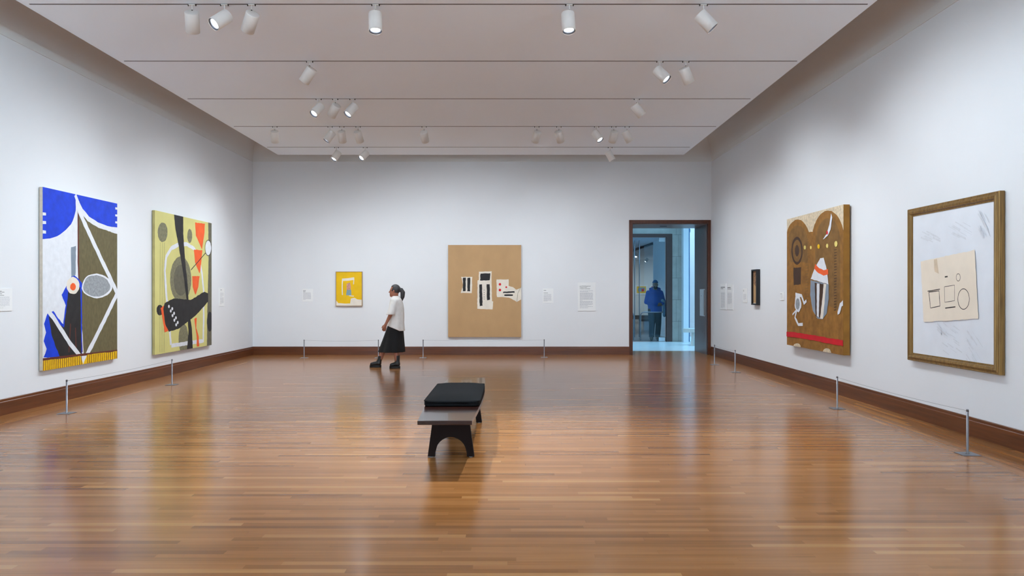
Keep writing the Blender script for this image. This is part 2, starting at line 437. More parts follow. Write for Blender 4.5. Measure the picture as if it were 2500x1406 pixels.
# trestle bench in the passage
pb = thing('passage_bench', 'daylit bench standing by the passage window, seen past the door jamb', 'bench', (5.6, 20.75, 0))
PBM = rgb('daylit_bench_wood', 205, 205, 198, rough=.4)  # daylight on the bench put into its pale colour
MB().box(-.72, .9, -.24, .24, .365, .475, bevel=.006).build('seat', PBM, pb)
for x in (-.48, .66):
    MB().prism([(x, -.24, 0), (x, .24, 0), (x, .17, .365), (x, -.17, .365)], (.07, 0, 0), bevel=.004).build('leg', PBM, pb)
pb.rotation_euler = (0, 0, math.radians(-38))

# next gallery
M_GWALL = rgb('next_gallery_paint', 226, 226, 226, rough=.8, var=.008)
GX0, GX1, GZ = -1.5, 9.5, 3.35
struct(MB().box(GX0, 5.2, YP2, YG, -.1, 0).build('floor.002', M_GFLOOR))
struct(MB().box(GX0, 5.2 + .3, YP2, YG, GZ, GZ + .1).build('ceiling.003', M_CEIL))
struct(MB().box(GX0, 5.2 + .3, YG, YG + .2, 0, GZ).build('wall_gallery_far', M_GWALL))
struct(MB().box(GX0 - .2, GX0, YP2, YG, 0, GZ).build('wall_gallery_left', M_GWALL))
struct(MB().box(9.2, 9.3, YP2 + .8, YG, 0, GZ).build('wall_gallery_right', M_GWALL))
struct(MB().box(5.2, 5.3, YP2, 27, 0, GZ).build('wall_gallery_near', M_GWALL))
struct(MB().box(5.2, 9.3, 27, YG, -.1, 0).build('floor.003', M_GFLOOR))
struct(MB().box(5.2, 9.3, 27, YG, GZ, GZ + .1).build('ceiling.004', M_CEIL))
struct(MB().box(5.5, 9.3, YG, YG + .2, 0, GZ).build('wall_gallery_far.001', M_GWALL))
struct(MB().box(5.3, 12, 26.8, 27, -.1, 6.5).build('wall_backdrop', rgb('pale_backdrop', 205, 182, 172, rough=.85, var=.04, scale=2)))  # backdrop added outside the window to cover the overbright sky
struct(MB().box(GX0, 9.2, YG - .02, YG, 0, .22).build('baseboard_gallery', rgb('dark_baseboard', 44, 42, 42, rough=.5)))
for (x, y) in ((1.5, 38.5), (5.0, 38.5), (8.0, 38.5), (3.0, 31), (6, 33), (3.2, 25.5)):
    spot('lamp', (x, y, 3.25), (0, .75 if y > 37 else .1, -1), 125, size=125, col=(1, .97, .93))
nb = thing('gallery_bench', 'long black-topped bench behind the man in the blue hooded jacket', 'bench', onF(1596, 806))
MB().box(-.56, .62, -.22, .22, .36, .45, bevel=.01).build('seat', rgb('black_bench_top', 26, 26, 28, rough=.5), nb)
MB().box(-.40, .46, -.16, .16, 0, .36, bevel=.005).build('base', rgb('white_bench_base', 220, 220, 220, rough=.5), nb)

# ------------------------------------------------------------------ paintings
def clip(poly, rect):
    u0, u1, v0, v1 = rect
    def cut(P, inside, inter):
        out = []
        for i in range(len(P)):
            a, c = P[i - 1], P[i]
            if inside(c):
                if not inside(a): out.append(inter(a, c))
                out.append(c)
            elif inside(a): out.append(inter(a, c))
        return out
    for ax, val, sg in ((0, u0, 1), (0, u1, -1), (1, v0, 1), (1, v1, -1)):
        if not poly: return []
        poly = cut(poly, lambda p: sg * (p[ax] - val) >= 0,
                   lambda a, c: tuple(a[k] + (c[k] - a[k]) * (val - a[ax]) / (c[ax] - a[ax]) for k in (0, 1)))
    return poly

def rough(P, step=.045, amp=.0045):
    """hand-painted edge: extra points along the outline, each nudged a little"""
    out = []
    size = max(max(p[0] for p in P) - min(p[0] for p in P), max(p[1] for p in P) - min(p[1] for p in P))
    a_ = min(amp, size * .02)
    for i in range(len(P)):
        p, q = P[i], P[(i + 1) % len(P)]
        L = math.hypot(q[0] - p[0], q[1] - p[1]); n = max(1, int(L / step))
        for k in range(n):
            t = k / n
            out.append((p[0] + (q[0] - p[0]) * t + random.uniform(-a_, a_), p[1] + (q[1] - p[1]) * t + random.uniform(-a_, a_)))
    return out

class Canvas:
    """a picture on a wall: plane 'L', 'R' or 'B', its front at coordinate q; (u, v) are metres on that plane"""
    def __init__(s, wall, q, px0, py0, px1, py1, thick):
        s.w, s.q, s.t = wall, q, thick
        a, c = s.uv(px0, py0), s.uv(px1, py1)
        s.u0, s.u1 = min(a[0], c[0]), max(a[0], c[0]); s.v0, s.v1 = min(a[1], c[1]), max(a[1], c[1])
        s.layers = []; s.mats = []
    def uv(s, px, py):
        p = onB(px, py, s.q) if s.w == 'B' else onX(px, py, s.q)
        return (p.x if s.w == 'B' else p.y, p.z)
    def pt(s, u, v, h):
        if s.w == 'L': return (s.q + h, u, v)
        if s.w == 'R': return (s.q - h, u, v)
        return (u, s.q - h, v)
    def rect(s): return (s.u0, s.u1, s.v0, s.v1)
    def add(s, m, pts, px=True):
        P = [s.uv(*p) for p in pts] if px else list(pts)
        P = clip(rough(P), s.rect())
        if len(P) >= 3: s.layers.append((m, [P]))
    def ell(s, m, cx, cy, rx, ry, n=28, wob=0.0):
        s.add(m, [(cx + rx * (1 + wob * math.sin(3 * a + 1) + wob * .7 * math.sin(5 * a)) * math.cos(a), cy + ry * (1 + wob * math.sin(2 * a)) * math.sin(a)) for a in [2 * PI * i / n for i in range(n)]])
    def stroke(s, m, pts, w, taper=False):
        Q = [Vector(s.uv(*p)) for p in pts]; polys = []; P = [Q[0]]
        for p in Q[1:]:
            a0 = P[-1]; nn = max(1, min(40, int((p - a0).length / .07)))
            P += [a0.lerp(p, (k + 1) / nn) for k in range(nn)]
        L, Rr = [], []
        for i, p in enumerate(P):
            t = (P[min(i + 1, len(P) - 1)] - P[max(i - 1, 0)]); t = t.normalized() if t.length > 0 else Vector((1, 0))
            nrm = Vector((-t.y, t.x)); L.append(p + nrm * w / 2 * random.uniform(.86, 1.1)); Rr.append(p - nrm * w / 2 * random.uniform(.86, 1.1))
        for i in range(len(P) - 1):
            q = clip([tuple(L[i]), tuple(L[i + 1]), tuple(Rr[i + 1]), tuple(Rr[i])], s.rect())
            if len(q) >= 3: polys.append(q)
        if polys: s.layers.append((m, polys))
    def surface(s, name, base, parent):
        b = MB(); mats = [base]
        e = 0.0007
        b.poly([s.pt(s.u0, s.v0, e), s.pt(s.u1, s.v0, e), s.pt(s.u1, s.v1, e), s.pt(s.u0, s.v1, e)], 0)
        for i, (m, polys) in enumerate(s.layers):
            if m not in mats: mats.append(m)
            for P in polys:
                try: b.poly([s.pt(u, v, e + 0.0001 * (i + 1)) for u, v in P], mats.index(m))
                except ValueError: pass
        o = b.build(name, mats, parent)
        # every patch faces into the room
        nrm = {'L': Vector((1, 0, 0)), 'R': Vector((-1, 0, 0)), 'B': Vector((0, -1, 0))}[s.w]
        bm = bmesh.new(); bm.from_mesh(o.data)
        bm.normal_update()
        bmesh.ops.reverse_faces(bm, faces=[f for f in bm.faces if f.normal.dot(nrm) < 0]); bm.to_mesh(o.data); bm.free()
        return o
    def slab(s, name, m, parent, grow=0.0, h0=None, h1=0.0, bevel=0.003):
        h0 = -s.t if h0 is None else h0
        a = s.pt(s.u0 - grow, s.v0 - grow, h0); c = s.pt(s.u1 + grow, s.v1 + grow, h1)
        b = MB(); b.box(min(a[0], c[0]), max(a[0], c[0]), min(a[1], c[1]), max(a[1], c[1]), a[2], c[2], bevel=bevel)
        return b.build(name, m, parent)
    def frame(s, name, m, parent, prof):
        """mitred moulding round the picture; prof: list of (distance outwards, height)"""
        b = MB(); rings = []
        for (o, h) in prof:
            rings.append([b.bm.verts.new(s.pt(*p, h)) for p in ((s.u0 - o, s.v0 - o), (s.u1 + o, s.v0 - o), (s.u1 + o, s.v1 + o), (s.u0 - o, s.v1 + o))])
        n = len(rings)
        for i in range(n):
            for k in range(4):
                b.bm.faces.new([rings[i][k], rings[i][(k + 1) % 4], rings[(i + 1) % n][(k + 1) % 4], rings[(i + 1) % n][k]])
        return b.build(name, m, parent)

def paint(name, r, g, b, var=0.10, scale=6, stretch=(1, 1, 1)): return rgb('paint_' + name, r, g, b, rough=0.6, var=var, scale=scale, stretch=stretch, spec=0.3)
P_BLUE = paint('ultramarine', 18, 62, 205, var=.14, scale=9); P_WHITE = paint('white', 224, 226, 232, var=.05, scale=12)
P_OLIVE = paint('olive', 104, 95, 66, var=.16, scale=14, stretch=(1, 2.5, 1)); P_BLACK = paint('black', 40, 39, 41, var=.2, scale=10)
P_YEL = paint('yellow', 235, 186, 15, var=.12, scale=20); P_RUST = paint('rust', 98, 48, 38)
P_GREYP = paint('grey', 150, 154, 158, var=.22, scale=30); P_CREAM = paint('cream', 232, 222, 208, var=.06); P_ORANGE = paint('orange', 240, 98, 45, var=.08)
P_RED = paint('red', 206, 26, 40, var=.08); P_LIME = paint('pale_lime', 214, 206, 132, var=.05, scale=3); P_DKGREY = paint('charcoal_olive', 104, 100, 84, var=.15, scale=12)
P_MIDG = paint('dull_grey', 128, 124, 98, var=.22, scale=24); P_TAN = paint('tan', 190, 152, 108, var=.06, scale=3, stretch=(1, 1, .6)); P_BROWN = paint('ochre_brown', 146, 100, 42, var=.25, scale=9)
P_DBROWN = paint('dark_brown', 70, 48, 36, var=.15); P_BROWN2 = paint('olive_brown', 128, 92, 46, var=.2, scale=9); P_BEIGE = paint('beige', 214, 196, 168, var=.22, scale=26)
P_SLATE = paint('slate', 134, 146, 160, var=.1); P_PALEY = paint('pale_yellow', 228, 208, 120); P_SHEET = paint('cream_sheet', 238, 224, 206, var=.03)
P_PAPER = paint('white_sheet', 228, 231, 238, var=.03, scale=4); P_SMEAR = paint('faint_smear', 218, 220, 226, var=.06, scale=30); P_SUN = paint('golden_yellow', 238, 190, 14, var=.06)
P_INKB = paint('ink', 55, 52, 50); P_AQUA = paint('dusty_blue', 128, 160, 172, var=.2, scale=60); P_PINK = paint('dusty_pink', 205, 150, 135, var=.3, scale=60)
def arc(cx, cy, rx, ry, a0, a1, n=12): return [(cx + rx * math.cos(math.radians(a0 + (a1 - a0) * i / n)), cy + ry * math.sin(math.radians(a0 + (a1 - a0) * i / n))) for i in range(n + 1)]

# 1: blue, white and olive abstract on the left wall
t = thing('painting', 'large blue, white and olive abstract canvas with a yellow fringe along its bottom', 'painting', (0, 0, 0))
cv = Canvas('L', XL + .058, 104, 456, 286, 875, .045)
cv.slab('canvas', M_LINEN, t)
cv.add(P_BLUE, [(103, 450), (184, 470)] + arc(104, 505, 81, 79, 0, 90, 14) + [(103, 584)])
cv.add(P_BLUE, [(184, 470), (288, 490), (288, 556), (262, 552), (238, 544), (216, 531), (200, 512), (190, 492)])
cv.stroke(P_WHITE, [(184, 476), (190, 494), (200, 513), (216, 533), (238, 547), (262, 556), (288, 562)], .06)
cv.add(P_OLIVE, [(192, 512), (214, 540), (240, 556), (288, 572), (288, 868), (206, 882), (196, 740), (192, 640)])
cv.stroke(P_RUST, [(191, 512), (191, 640), (195, 740), (200, 860)], .035)
cv.add(P_BLUE, [(116, 764), (107, 790), (112, 812), (106, 832), (114, 852), (106, 872), (142, 874), (156, 874), (200, 868), (200, 690), (178, 668), (150, 720), (160, 745), (154, 792), (130, 760)])
cv.add(P_BLACK, [(119, 772), (138, 786), (156, 800), (163, 745), (166, 712), (196, 700), (197, 770), (199, 868), (146, 872), (126, 820)])
cv.stroke(P_RUST, [(172, 790), (168, 860)], .02); cv.stroke(P_RUST, [(184, 800), (186, 866)], .02)
cv.ell(P_WHITE, 236, 698, 37, 30, 32, .03); cv.ell(P_GREYP, 235, 698, 33, 26, 32, .03)
cv.ell(P_CREAM, 178, 697, 16, 21); cv.ell(P_ORANGE, 178, 700, 7, 9)
cv.add(P_SLATE, [(173, 604), (185, 600), (184, 672), (174, 676)])
for y in (522, 543, 566): cv.add(P_WHITE, [(103, y - 4), (112, y - 3), (112, y + 4), (103, y + 4)])
for y in (506, 523, 540): cv.add(P_WHITE, [(281, y), (288, y + 1), (288, y + 6), (281, y + 5)])
cv.stroke(P_WHITE, [(189, 492), (193, 516), (240, 618), (286, 716)], .085)
cv.stroke(P_WHITE, [(288, 712), (250, 790), (204, 882)], .085)
cv.stroke(P_WHITE, [(103, 742), (130, 775), (170, 838), (204, 880)], .07)
cv.stroke(P_RUST, [(103, 878), (200, 866), (288, 856)], .035)
cv.add(P_YEL, [(103, 881), (196, 869), (203, 889), (212, 866), (288, 857), (288, 876), (103, 906)])
for i in range(36):
    x = 106 + i * 5.1
    if 198 < x < 210: continue
    cv.stroke(P_RUST, [(x, 881 - (x - 104) * .13), (x + random.uniform(-.6, .6), 906 - (x - 104) * .165)], .012)
cv.surface('painted_surface', P_WHITE, t)

# 2: pale lime abstract beside it
t = thing('painting', 'pale lime abstract canvas with black, orange and grey shapes, nearest the room corner', 'painting')
cv = Canvas('L', XL + .058, 378, 513, 516.5, 842, .045)
cv.slab('canvas', paint('lime_edge', 176, 166, 110), t)
cv.add(P_DKGREY, [(508, 500), (520, 500), (520, 860), (505, 860), (506, 760), (509, 640)])
cv.ell(P_MIDG, 397, 567, 12, 24); cv.ell(P_MIDG, 463, 576, 6, 17); cv.ell(P_MIDG, 441, 682, 26, 56); cv.ell(P_DKGREY, 441, 684, 17, 38); cv.ell(P_MIDG, 448, 828, 12, 38); cv.ell(P_BLACK, 390, 757, 8, 13); cv.ell(P_BLACK, 512, 785, 7, 24)
cv.stroke(P_WHITE, [(417, 842), (412, 780), (406, 720), (402, 660), (406, 626), (418, 606), (436, 597), (456, 596), (474, 607), (486, 632), (493, 668), (497, 710), (497, 780), (496, 832), (470, 836), (418, 844)], .075)
cv.add(P_ORANGE, [(476, 543), (500, 546), (499, 570), (493, 609), (478, 575)]); cv.add(P_ORANGE, [(473, 609), (494, 611), (489, 660), (487, 668), (476, 640)]); cv.add(P_ORANGE, [(469, 674), (487, 674), (484, 700), (477, 720), (470, 700)])
cv.add(P_ORANGE, [(474, 778), (480, 775), (479, 800), (485, 822), (486, 845), (480, 846), (480, 822)])
for x in (391, 396, 401): cv.stroke(P_MIDG, [(x, 592), (x - 1, 860)], .008)
cv.stroke(P_BLACK, [(466, 659), (502, 617)], .018); cv.ell(P_WHITE, 508, 605, 7, 18); cv.stroke(P_BLACK, arc(508, 605, 8, 19, 0, 360, 20), .014)
cv.add(P_ORANGE, [(392, 752), (404, 742), (414, 806), (402, 812)])
cv.add(P_BLACK, [(398, 754), (402, 740), (424, 728), (466, 732), (498, 712), (508, 716), (508, 736), (478, 770), (436, 802), (412, 810), (403, 792)])
cv.add(P_BLACK, [(424, 515), (447, 518), (447, 570), (452, 640), (458, 700), (462, 765), (468, 800), (471, 865), (455, 865), (460, 810), (456, 740), (449, 680), (436, 600), (428, 560)])
for i in range(9): cv.ell(P_WHITE, 412 + i * 2.2 + (i % 2) * 6, 748 + i * 5.6, 2.2, 4.0, 10)
cv.surface('painted_surface', P_LIME, t)

# 3: small yellow framed picture on the back wall
t = thing('painting', 'small bright yellow framed picture on the back wall, left of the walking woman', 'painting')
cv = Canvas('B', YB - .045, 821, 664, 883.3, 746, .04)
cv.slab('canvas', M_LINEN, t, h1=-.002)
cv.add(P_CREAM, [(820, 732), (826, 740), (855, 741), (857, 729), (866, 727), (872, 731), (884, 732), (884, 750), (820, 750)])
cv.stroke(P_CREAM, [(835, 683), (850, 682), (865, 680)], .06); cv.stroke(P_CREAM, [(836, 683), (835.5, 700), (836, 720)], .025); cv.stroke(P_CREAM, [(864, 681), (863, 694)], .02); cv.stroke(P_CREAM, [(852, 722), (864, 723)], .02)
cv.add(P_PINK, [(846, 693), (854, 690), (857, 700), (856, 708), (846, 708)]); cv.add(P_AQUA, [(847, 708), (857, 707), (858, 721), (845, 721)])
cv.surface('painted_surface', P_SUN, t)
cv.frame('frame', wood('pale_frame', lin(150, 120, 84), lin(176, 146, 108), 'Z', rough=.5), t, [(0, .0), (0, .009), (.012, .009), (.012, -.04), (.0, -.04)])

# 4: big tan canvas
t = thing('painting', 'big plain tan canvas with three white patches, on the back wall beyond the bench', 'painting')
cv = Canvas('B', YB - .06, 1094, 598, 1272.4, 822.8, .05)
cv.slab('canvas', paint('tan_edge', 150, 122, 92), t)
cv.add(P_CREAM, [(1126, 676), (1153, 676), (1152, 715), (1125, 715), (1130, 696)])
cv.add(P_CREAM, [(1169, 663), (1200, 662), (1201, 735), (1204, 736), (1203, 755), (1165, 754), (1166, 684), (1169, 684)])
cv.add(P_CREAM, [(1212, 682), (1242, 682), (1242, 698), (1252, 701), (1260, 707), (1268, 704), (1274, 700), (1274, 730), (1262, 737), (1254, 732), (1242, 726), (1213, 725)])
cv.add(P_BLACK, [(1130, 678), (1137, 678), (1137, 711), (1130, 711)]); cv.add(P_BLACK, [(1141, 678), (1148, 678), (1148, 711), (1141, 711)])
cv.add(P_BLACK, [(1173, 668), (1197, 667), (1196, 684), (1172, 685)])
cv.add(P_BLACK, [(1170, 694), (1177, 694), (1178, 746), (1171, 747)]); cv.add(P_BLACK, [(1188, 694), (1196, 694), (1196, 732), (1189, 733)])
for y in (708, 714, 719, 725, 730): cv.ell(P_BLACK, 1182, y, .8, 1, 8)
cv.add(P_BLACK, [(1228, 712), (1256, 711), (1256, 714.5), (1228, 715.5)]); cv.add(P_BLACK, [(1231, 719), (1252, 718.5), (1252, 722), (1231, 722.5)])
cv.ell(P_RED, 1220.5, 694, 3, 3.2, 16); cv.ell(P_RED, 1220.5, 708, 3, 3.2, 16); cv.ell(P_RED, 1236, 701, 2.2, 2.2, 16)
cv.stroke(P_MIDG, [(1262, 737), (1264, 716), (1272, 700)], .008)
cv.surface('painted_surface', P_TAN, t)

# 5: thick brown canvas on the right wall
t = thing('painting', 'thick brown canvas with a red stripe near its bottom, on the right wall', 'painting')
cv = Canvas('R', XR - .115, 1921.3, 535.5, 2059.3, 867.4, .09)
cv.slab('canvas', paint('brown_edge', 150, 104, 40, var=.15), t)
cv.add(P_BEIGE, [(1915, 530), (2065, 490), (2065, 590), (2040, 560), (1985, 566), (1950, 566), (1921, 590)])
cv.add(P_BROWN, [(1918, 575)] + arc(1948, 590, 30, 54, 190, 350, 12) + arc(2022, 590, 40, 76, 190, 350, 14) + [(2064, 640), (2064, 880), (1918, 860)])
cv.add(P_BROWN2, [(1926, 580)] + arc(1948, 594, 24, 44, 190, 350, 10) + [(1972, 640), (1930, 640)])
cv.add(P_BROWN2, [(1990, 600)] + arc(2022, 590, 30, 58, 190, 350, 10) + [(2052, 760), (1992, 730)])
cv.ell(P_DBROWN, 1946, 612, 14, 34); cv.ell(P_BROWN2, 1946, 612, 10.5, 27); cv.ell(P_DBROWN, 1946, 612, 5, 14)
cv.add(P_DBROWN, [(1937, 654), (1956, 652), (1955, 694), (1938, 696)])
for k in range(22):
    cv.stroke(P_BROWN2, [(1967, 585 + k * 7), (1974, 584 + k * 7)], .012); cv.stroke(P_DBROWN, [(2037, 610 + k * 7), (2043, 609 + k * 7)], .012)
cv.add(P_SLATE, [(1980, 684), (2024, 694), (2024, 730), (2019, 765), (2010, 779), (1996, 777), (1985, 758), (1979, 720)])
cv.add(P_DBROWN, [(1990, 690), (2012, 694), (2009, 778), (1992, 772)])
cv.add(P_CREAM, [(2012, 692), (2018, 694), (2014, 740), (2010, 778), (2003, 778), (2008, 735)])
cv.add(P_WHITE, [(1995, 692), (2002, 693), (2000, 774), (1995, 772)])
cv.add(P_WHITE, [(2004, 630), (2012, 629), (2018, 650), (2024, 694), (1980, 681), (1990, 655)])
cv.stroke(P_ORANGE, [(1990, 650), (2000, 661), (2012, 666), (2023, 663)], .085); 
for (x, y, r) in ((1966, 604, 2.6), (1980.5, 604, 2.2), (1999.5, 601.5, 3), (2020.5, 600, 2.8), (2042, 595.5, 3.8)): cv.ell(P_YEL if r == 3 else P_PALEY, x, y, r, r * 1.9, 14)
cv.add(P_WHITE, [(2030, 520), (2033, 530), (2029, 560), (2022, 576), (2010, 585), (2020, 570), (2026, 548)]); cv.ell(P_RED, 2020.5, 568, 2.2, 5, 12)
cv.ell(P_WHITE, 1949, 740, 8, 22, wob=.08); cv.ell(P_GREYP, 1948.5, 742, 5, 14)
cv.stroke(P_WHITE, [(1943, 718), (1958, 722), (1964, 740), (1970, 734)], .05); cv.stroke(P_WHITE, [(1946, 756), (1942, 775), (1950, 792), (1961, 792)], .05); cv.stroke(P_WHITE, [(1946, 756), (1936, 768)], .03)
cv.add(P_WHITE, [(2046, 762), (2052, 740), (2060, 732), (2070, 742), (2056, 748), (2051, 766), (2046, 768)])
cv.stroke(P_RED, [(1918, 815), (1945, 818), (1990, 825), (2030, 833), (2066, 838)], .085)
cv.ell(P_BEIGE, 1947, 846, 9, 8); cv.ell(P_BEIGE, 2020, 860, 10, 10)
cv.surface('painted_surface', P_BROWN, t)

# 6: gilt-framed sheet
t = thing('framed_drawing', 'gilt-framed white sheet with a cream paper pasted on it, rightmost picture on the right wall', 'framed picture')
cv = Canvas('R', XR - .045, 2229, 528, 2430, 892, .035)
cv.slab('backing', P_PAPER, t, h1=-.002)
for (x, y, rx, ry) in ((2270, 575, 22, 12), (2345, 560, 30, 26), (2325, 830, 26, 42), (2380, 850, 20, 44), (2402, 545, 14, 32), (2300, 800, 12, 16)):
    lean = random.uniform(-.5, .5)
    for q in range(16):
        a = random.uniform(-1, .4); c = random.uniform(-1, .6)
        cv.stroke(P_SMEAR, [(x + rx * a, y + ry * c), (x + rx * (a + .7 + .3 * lean), y + ry * (c + .5 * (1 + lean)))], random.uniform(.003, .014))
cv.add(P_SHEET, [(2250, 638), (2382, 610), (2391, 778), (2257, 786)])
cv.add(paint('cream_stain', 222, 200, 172, var=.15), [(2282, 634), (2290, 632), (2294, 668), (2284, 664)])
def loop(pts, w): cv.stroke(P_INKB, pts + [pts[0]], w)
loop([(2270, 713), (2295, 710), (2297, 747), (2274, 752)], .010); loop([(2308, 700), (2333, 696), (2333, 734), (2309, 738)], .006)
cv.stroke(P_INKB, [(2267, 711), (2297, 706)], .010); cv.stroke(P_INKB, [(2310, 752), (2335, 749)], .012); cv.stroke(P_INKB, [(2309, 676), (2316, 675)], .014)
cv.stroke(P_INKB, arc(2355, 730, 14, 25, 0, 360, 26), .008); cv.stroke(P_INKB, arc(2342, 677, 5, 9, 0, 360, 18), .006)
cv.surface('drawing_sheet', P_PAPER, t)
M_GILT = wood('aged_gilt', lin(104, 78, 40), lin(160, 124, 66), 'Z', rough=.42, scale=5); M_GILT.node_tree.nodes['Principled BSDF'].inputs['Metallic'].default_value = .35
cv.frame('frame', M_GILT, t, [(-.004, .0), (-.004, .008), (.012, .010), (.022, .030), (.045, .036), (.052, .028), (.060, .028), (.066, .020), (.082, .022), (.088, .014), (.088, -.035), (-.004, -.035)])

# 7: narrow shadow-box
t = thing('framed_picture', 'small narrow black box frame holding a brown drawing, right of the doorway', 'framed picture')
cv = Canvas('R', XR - .040, 1839.5, 662, 1849.8, 741, .035)
cv.slab('panel', P_TAN, t, h1=-.002)
cv.add(paint('brown_smear', 148, 112, 82, var=.3, scale=40), [(1840, 662), (1850, 660), (1850, 690), (1846, 700), (1840, 692)])
cv.stroke(P_DBROWN, [(1842, 676), (1845, 668), (1848, 682), (1843, 692)], .015)
cv.stroke(P_CREAM, [(1839, 740), (1851, 741)], .02)
cv.surface('painted_surface', P_TAN, t)
cv.frame('frame', rgb('black_frame', 26, 27, 30, rough=.45), t, [(0, .0), (0, .035), (.03, .035), (.03, -.035), (0, -.035)])

# two prints on the far wall of the next gallery
for (nm, lab, x0, x1, base, blob) in (('framed_print', 'white-framed yellow print on the far wall of the room beyond', 1551.5, 1581, P_SUN, True), ('framed_print', 'white-framed red print on the far wall, half behind the man', 1587.5, 1618, paint('dull_red', 150, 40, 52), False)):
    t = thing(nm, lab, 'framed picture')
    cv = Canvas('B', YG - .03, x0 + 3, 699, x1 - 3.5, 715.5, .028)
    cv.slab('print', P_PAPER, t, h1=-.002)
    if blob: cv.add(P_AQUA, [(1558, 704), (1563, 701.5), (1575, 702), (1574, 710), (1564, 712), (1558, 711)]); cv.add(P_RED, [(1566, 706), (1572, 704), (1572, 711), (1567, 712)])
    cv.surface('print_surface', base, t)
    cv.frame('frame', M_LABEL, t, [(0, .0), (0, .004), (.06, .004), (.062, .012), (.085, .012), (.085, -.028), (0, -.028)])

# ------------------------------------------------------------------ wall labels
def text_mesh(name, s, size, m, parent, origin, ax_u):
    """lettering on a wall; origin: lower-left corner, ax_u: reading direction"""
    cu = bpy.data.curves.new(name, 'FONT'); cu.body = s; cu.size = size; cu.extrude = 0.0004; cu.bevel_depth = size * .014; cu.bevel_resolution = 0; cu.space_line = 1.0
    o = bpy.data.objects.new(name, cu); C.objects.link(o)
    me = bpy.data.meshes.new_from_object(o.evaluated_get(bpy.context.evaluated_depsgraph_get()))
    C.objects.unlink(o); bpy.data.objects.remove(o)
    me.materials.clear(); me.materials.append(m)
    u = Vector(ax_u); z = Vector((0, 0, 1)); n = u.cross(z)
    M = Matrix(((u.x, z.x, n.x, origin[0]), (u.y, z.y, n.y, origin[1]), (u.z, z.z, n.z, origin[2]), (0, 0, 0, 1)))
    me.transform(M)
    k = bpy.data.objects.new(name, me); C.objects.link(k); k.parent = parent
    return k

def label_panel(lab, cv, heads=(), lines=(), title=None):
    """card on a wall with printed lines; heads, lines: (v fraction from top, u start, u end, height fraction)"""
    o = cv.slab('text_panel', M_LABEL, None, bevel=.0008)
    tag(o, lab, 'text panel', 'printed panels and labels beside the pictures')
    wdt, hgt = cv.u1 - cv.u0, cv.v1 - cv.v0
    flip = cv.w == 'R'                   # reading direction runs towards the camera on the right wall
    def bar(mb, t, a, c, h):
        v1 = cv.v1 - t * hgt; v0 = v1 - h * hgt
        ua, uc = (cv.u1 - a * wdt, cv.u1 - c * wdt) if flip else (cv.u0 + a * wdt, cv.u0 + c * wdt)
        mb.poly([cv.pt(ua, v0, .0006), cv.pt(uc, v0, .0006), cv.pt(uc, v1, .0006), cv.pt(ua, v1, .0006)])
    def words(mb, t, a, c, h):
        x = a
        while x < c - .01:
            w = min(random.uniform(.05, .14), c - x); bar(mb, t, x, x + w, h); x += w + .014
    if heads:
        b = MB()
        for q in heads: words(b, *q)
        b.build('heading_print', M_INK, o)
    if lines:
        b = MB()
        for q in lines: words(b, *q)
        b.build('body_print', M_INKL, o)
    if title:
        size = .0262
        for i, s in enumerate(title):
            p = cv.pt(cv.u0 + .11 * wdt, cv.v1 - (.138 + .047 * i) * hgt, .0008)
            text_mesh('title_lettering', s, size, M_INK, o, p, (1, 0, 0))
    return o
def rows(t0, t1, n, a, c, h, last=.6): return [(t0 + (t1 - t0) * i / (n - 1), a, (a + (c - a) * last) if i == n - 1 else c - random.uniform(0, .05), h) for i in range(n)]
label_panel('large white text panel with a bold title, on the back wall left of the doorway', Canvas('B', YB - .012, 1410.5, 689.5, 1454.5, 759, .012),
            lines=rows(.285, .315, 2, .12, .87, .018) + rows(.355, .62, 11, .12, .87, .016, .2) + rows(.655, .8, 6, .12, .87, .016) + rows(.84, .88, 2, .12, .87, .016),
            title=['Jean-Michel Basquiat and', 'Ouattara Watts:', 'A Distant Conversation'])
label_panel('small white label left of the yellow picture', Canvas('B', YB - .008, 738.3, 705, 764, 736.3, .008), heads=[(.13, .08, .33, .035), (.225, .08, .3, .03)], lines=rows(.29, .82, 11, .08, .83, .028, .3))
label_panel('small white label right of the tan canvas', Canvas('B', YB - .008, 1325.3, 704, 1351, 739.8, .008), heads=[(.12, .08, .32, .03), (.3, .08, .5, .025)], lines=rows(.4, .85, 10, .08, .83, .025, .5))
label_panel('first of two tall white panels right of the doorway, the one nearer the door', Canvas('R', XR - .012, 1758.3, 693, 1772.3, 756, .012), heads=[(.12, .1, .85, .03), (.18, .1, .55, .02)], lines=rows(.34, .92, 20, .12, .85, .015))
label_panel('second of two tall white panels right of the doorway, the one farther from the door', Canvas('R', XR - .012, 1775.3, 694, 1789, 756.5, .012), heads=[(.12, .08, .62, .03), (.18, .08, .7, .018)], lines=rows(.34, .76, 15, .08, .85, .015))
label_panel('small white label between the tall panels and the narrow black frame', Canvas('R', XR - .008, 1813.5, 703.8, 1824, 738.8, .008), heads=[(.12, .1, .3, .03), (.2, .1, .3, .025)], lines=rows(.42, .78, 8, .15, .8, .022))
label_panel('tiny white label just left of the thick brown canvas', Canvas('R', XR - .008, 1904, 712.5, 1914.3, 733.3, .008), heads=[(.2, .1, .5, .04)], lines=rows(.35, .75, 4, .1, .7, .03))
label_panel('small white label right of the pale lime canvas', Canvas('L', XL + .008, 535.8, 702.5, 548, 747.5, .008), heads=[(.1, .2, .45, .025)], lines=rows(.28, .45, 4, .15, .85, .02) + rows(.53, .85, 8, .15, .85, .02, .4))
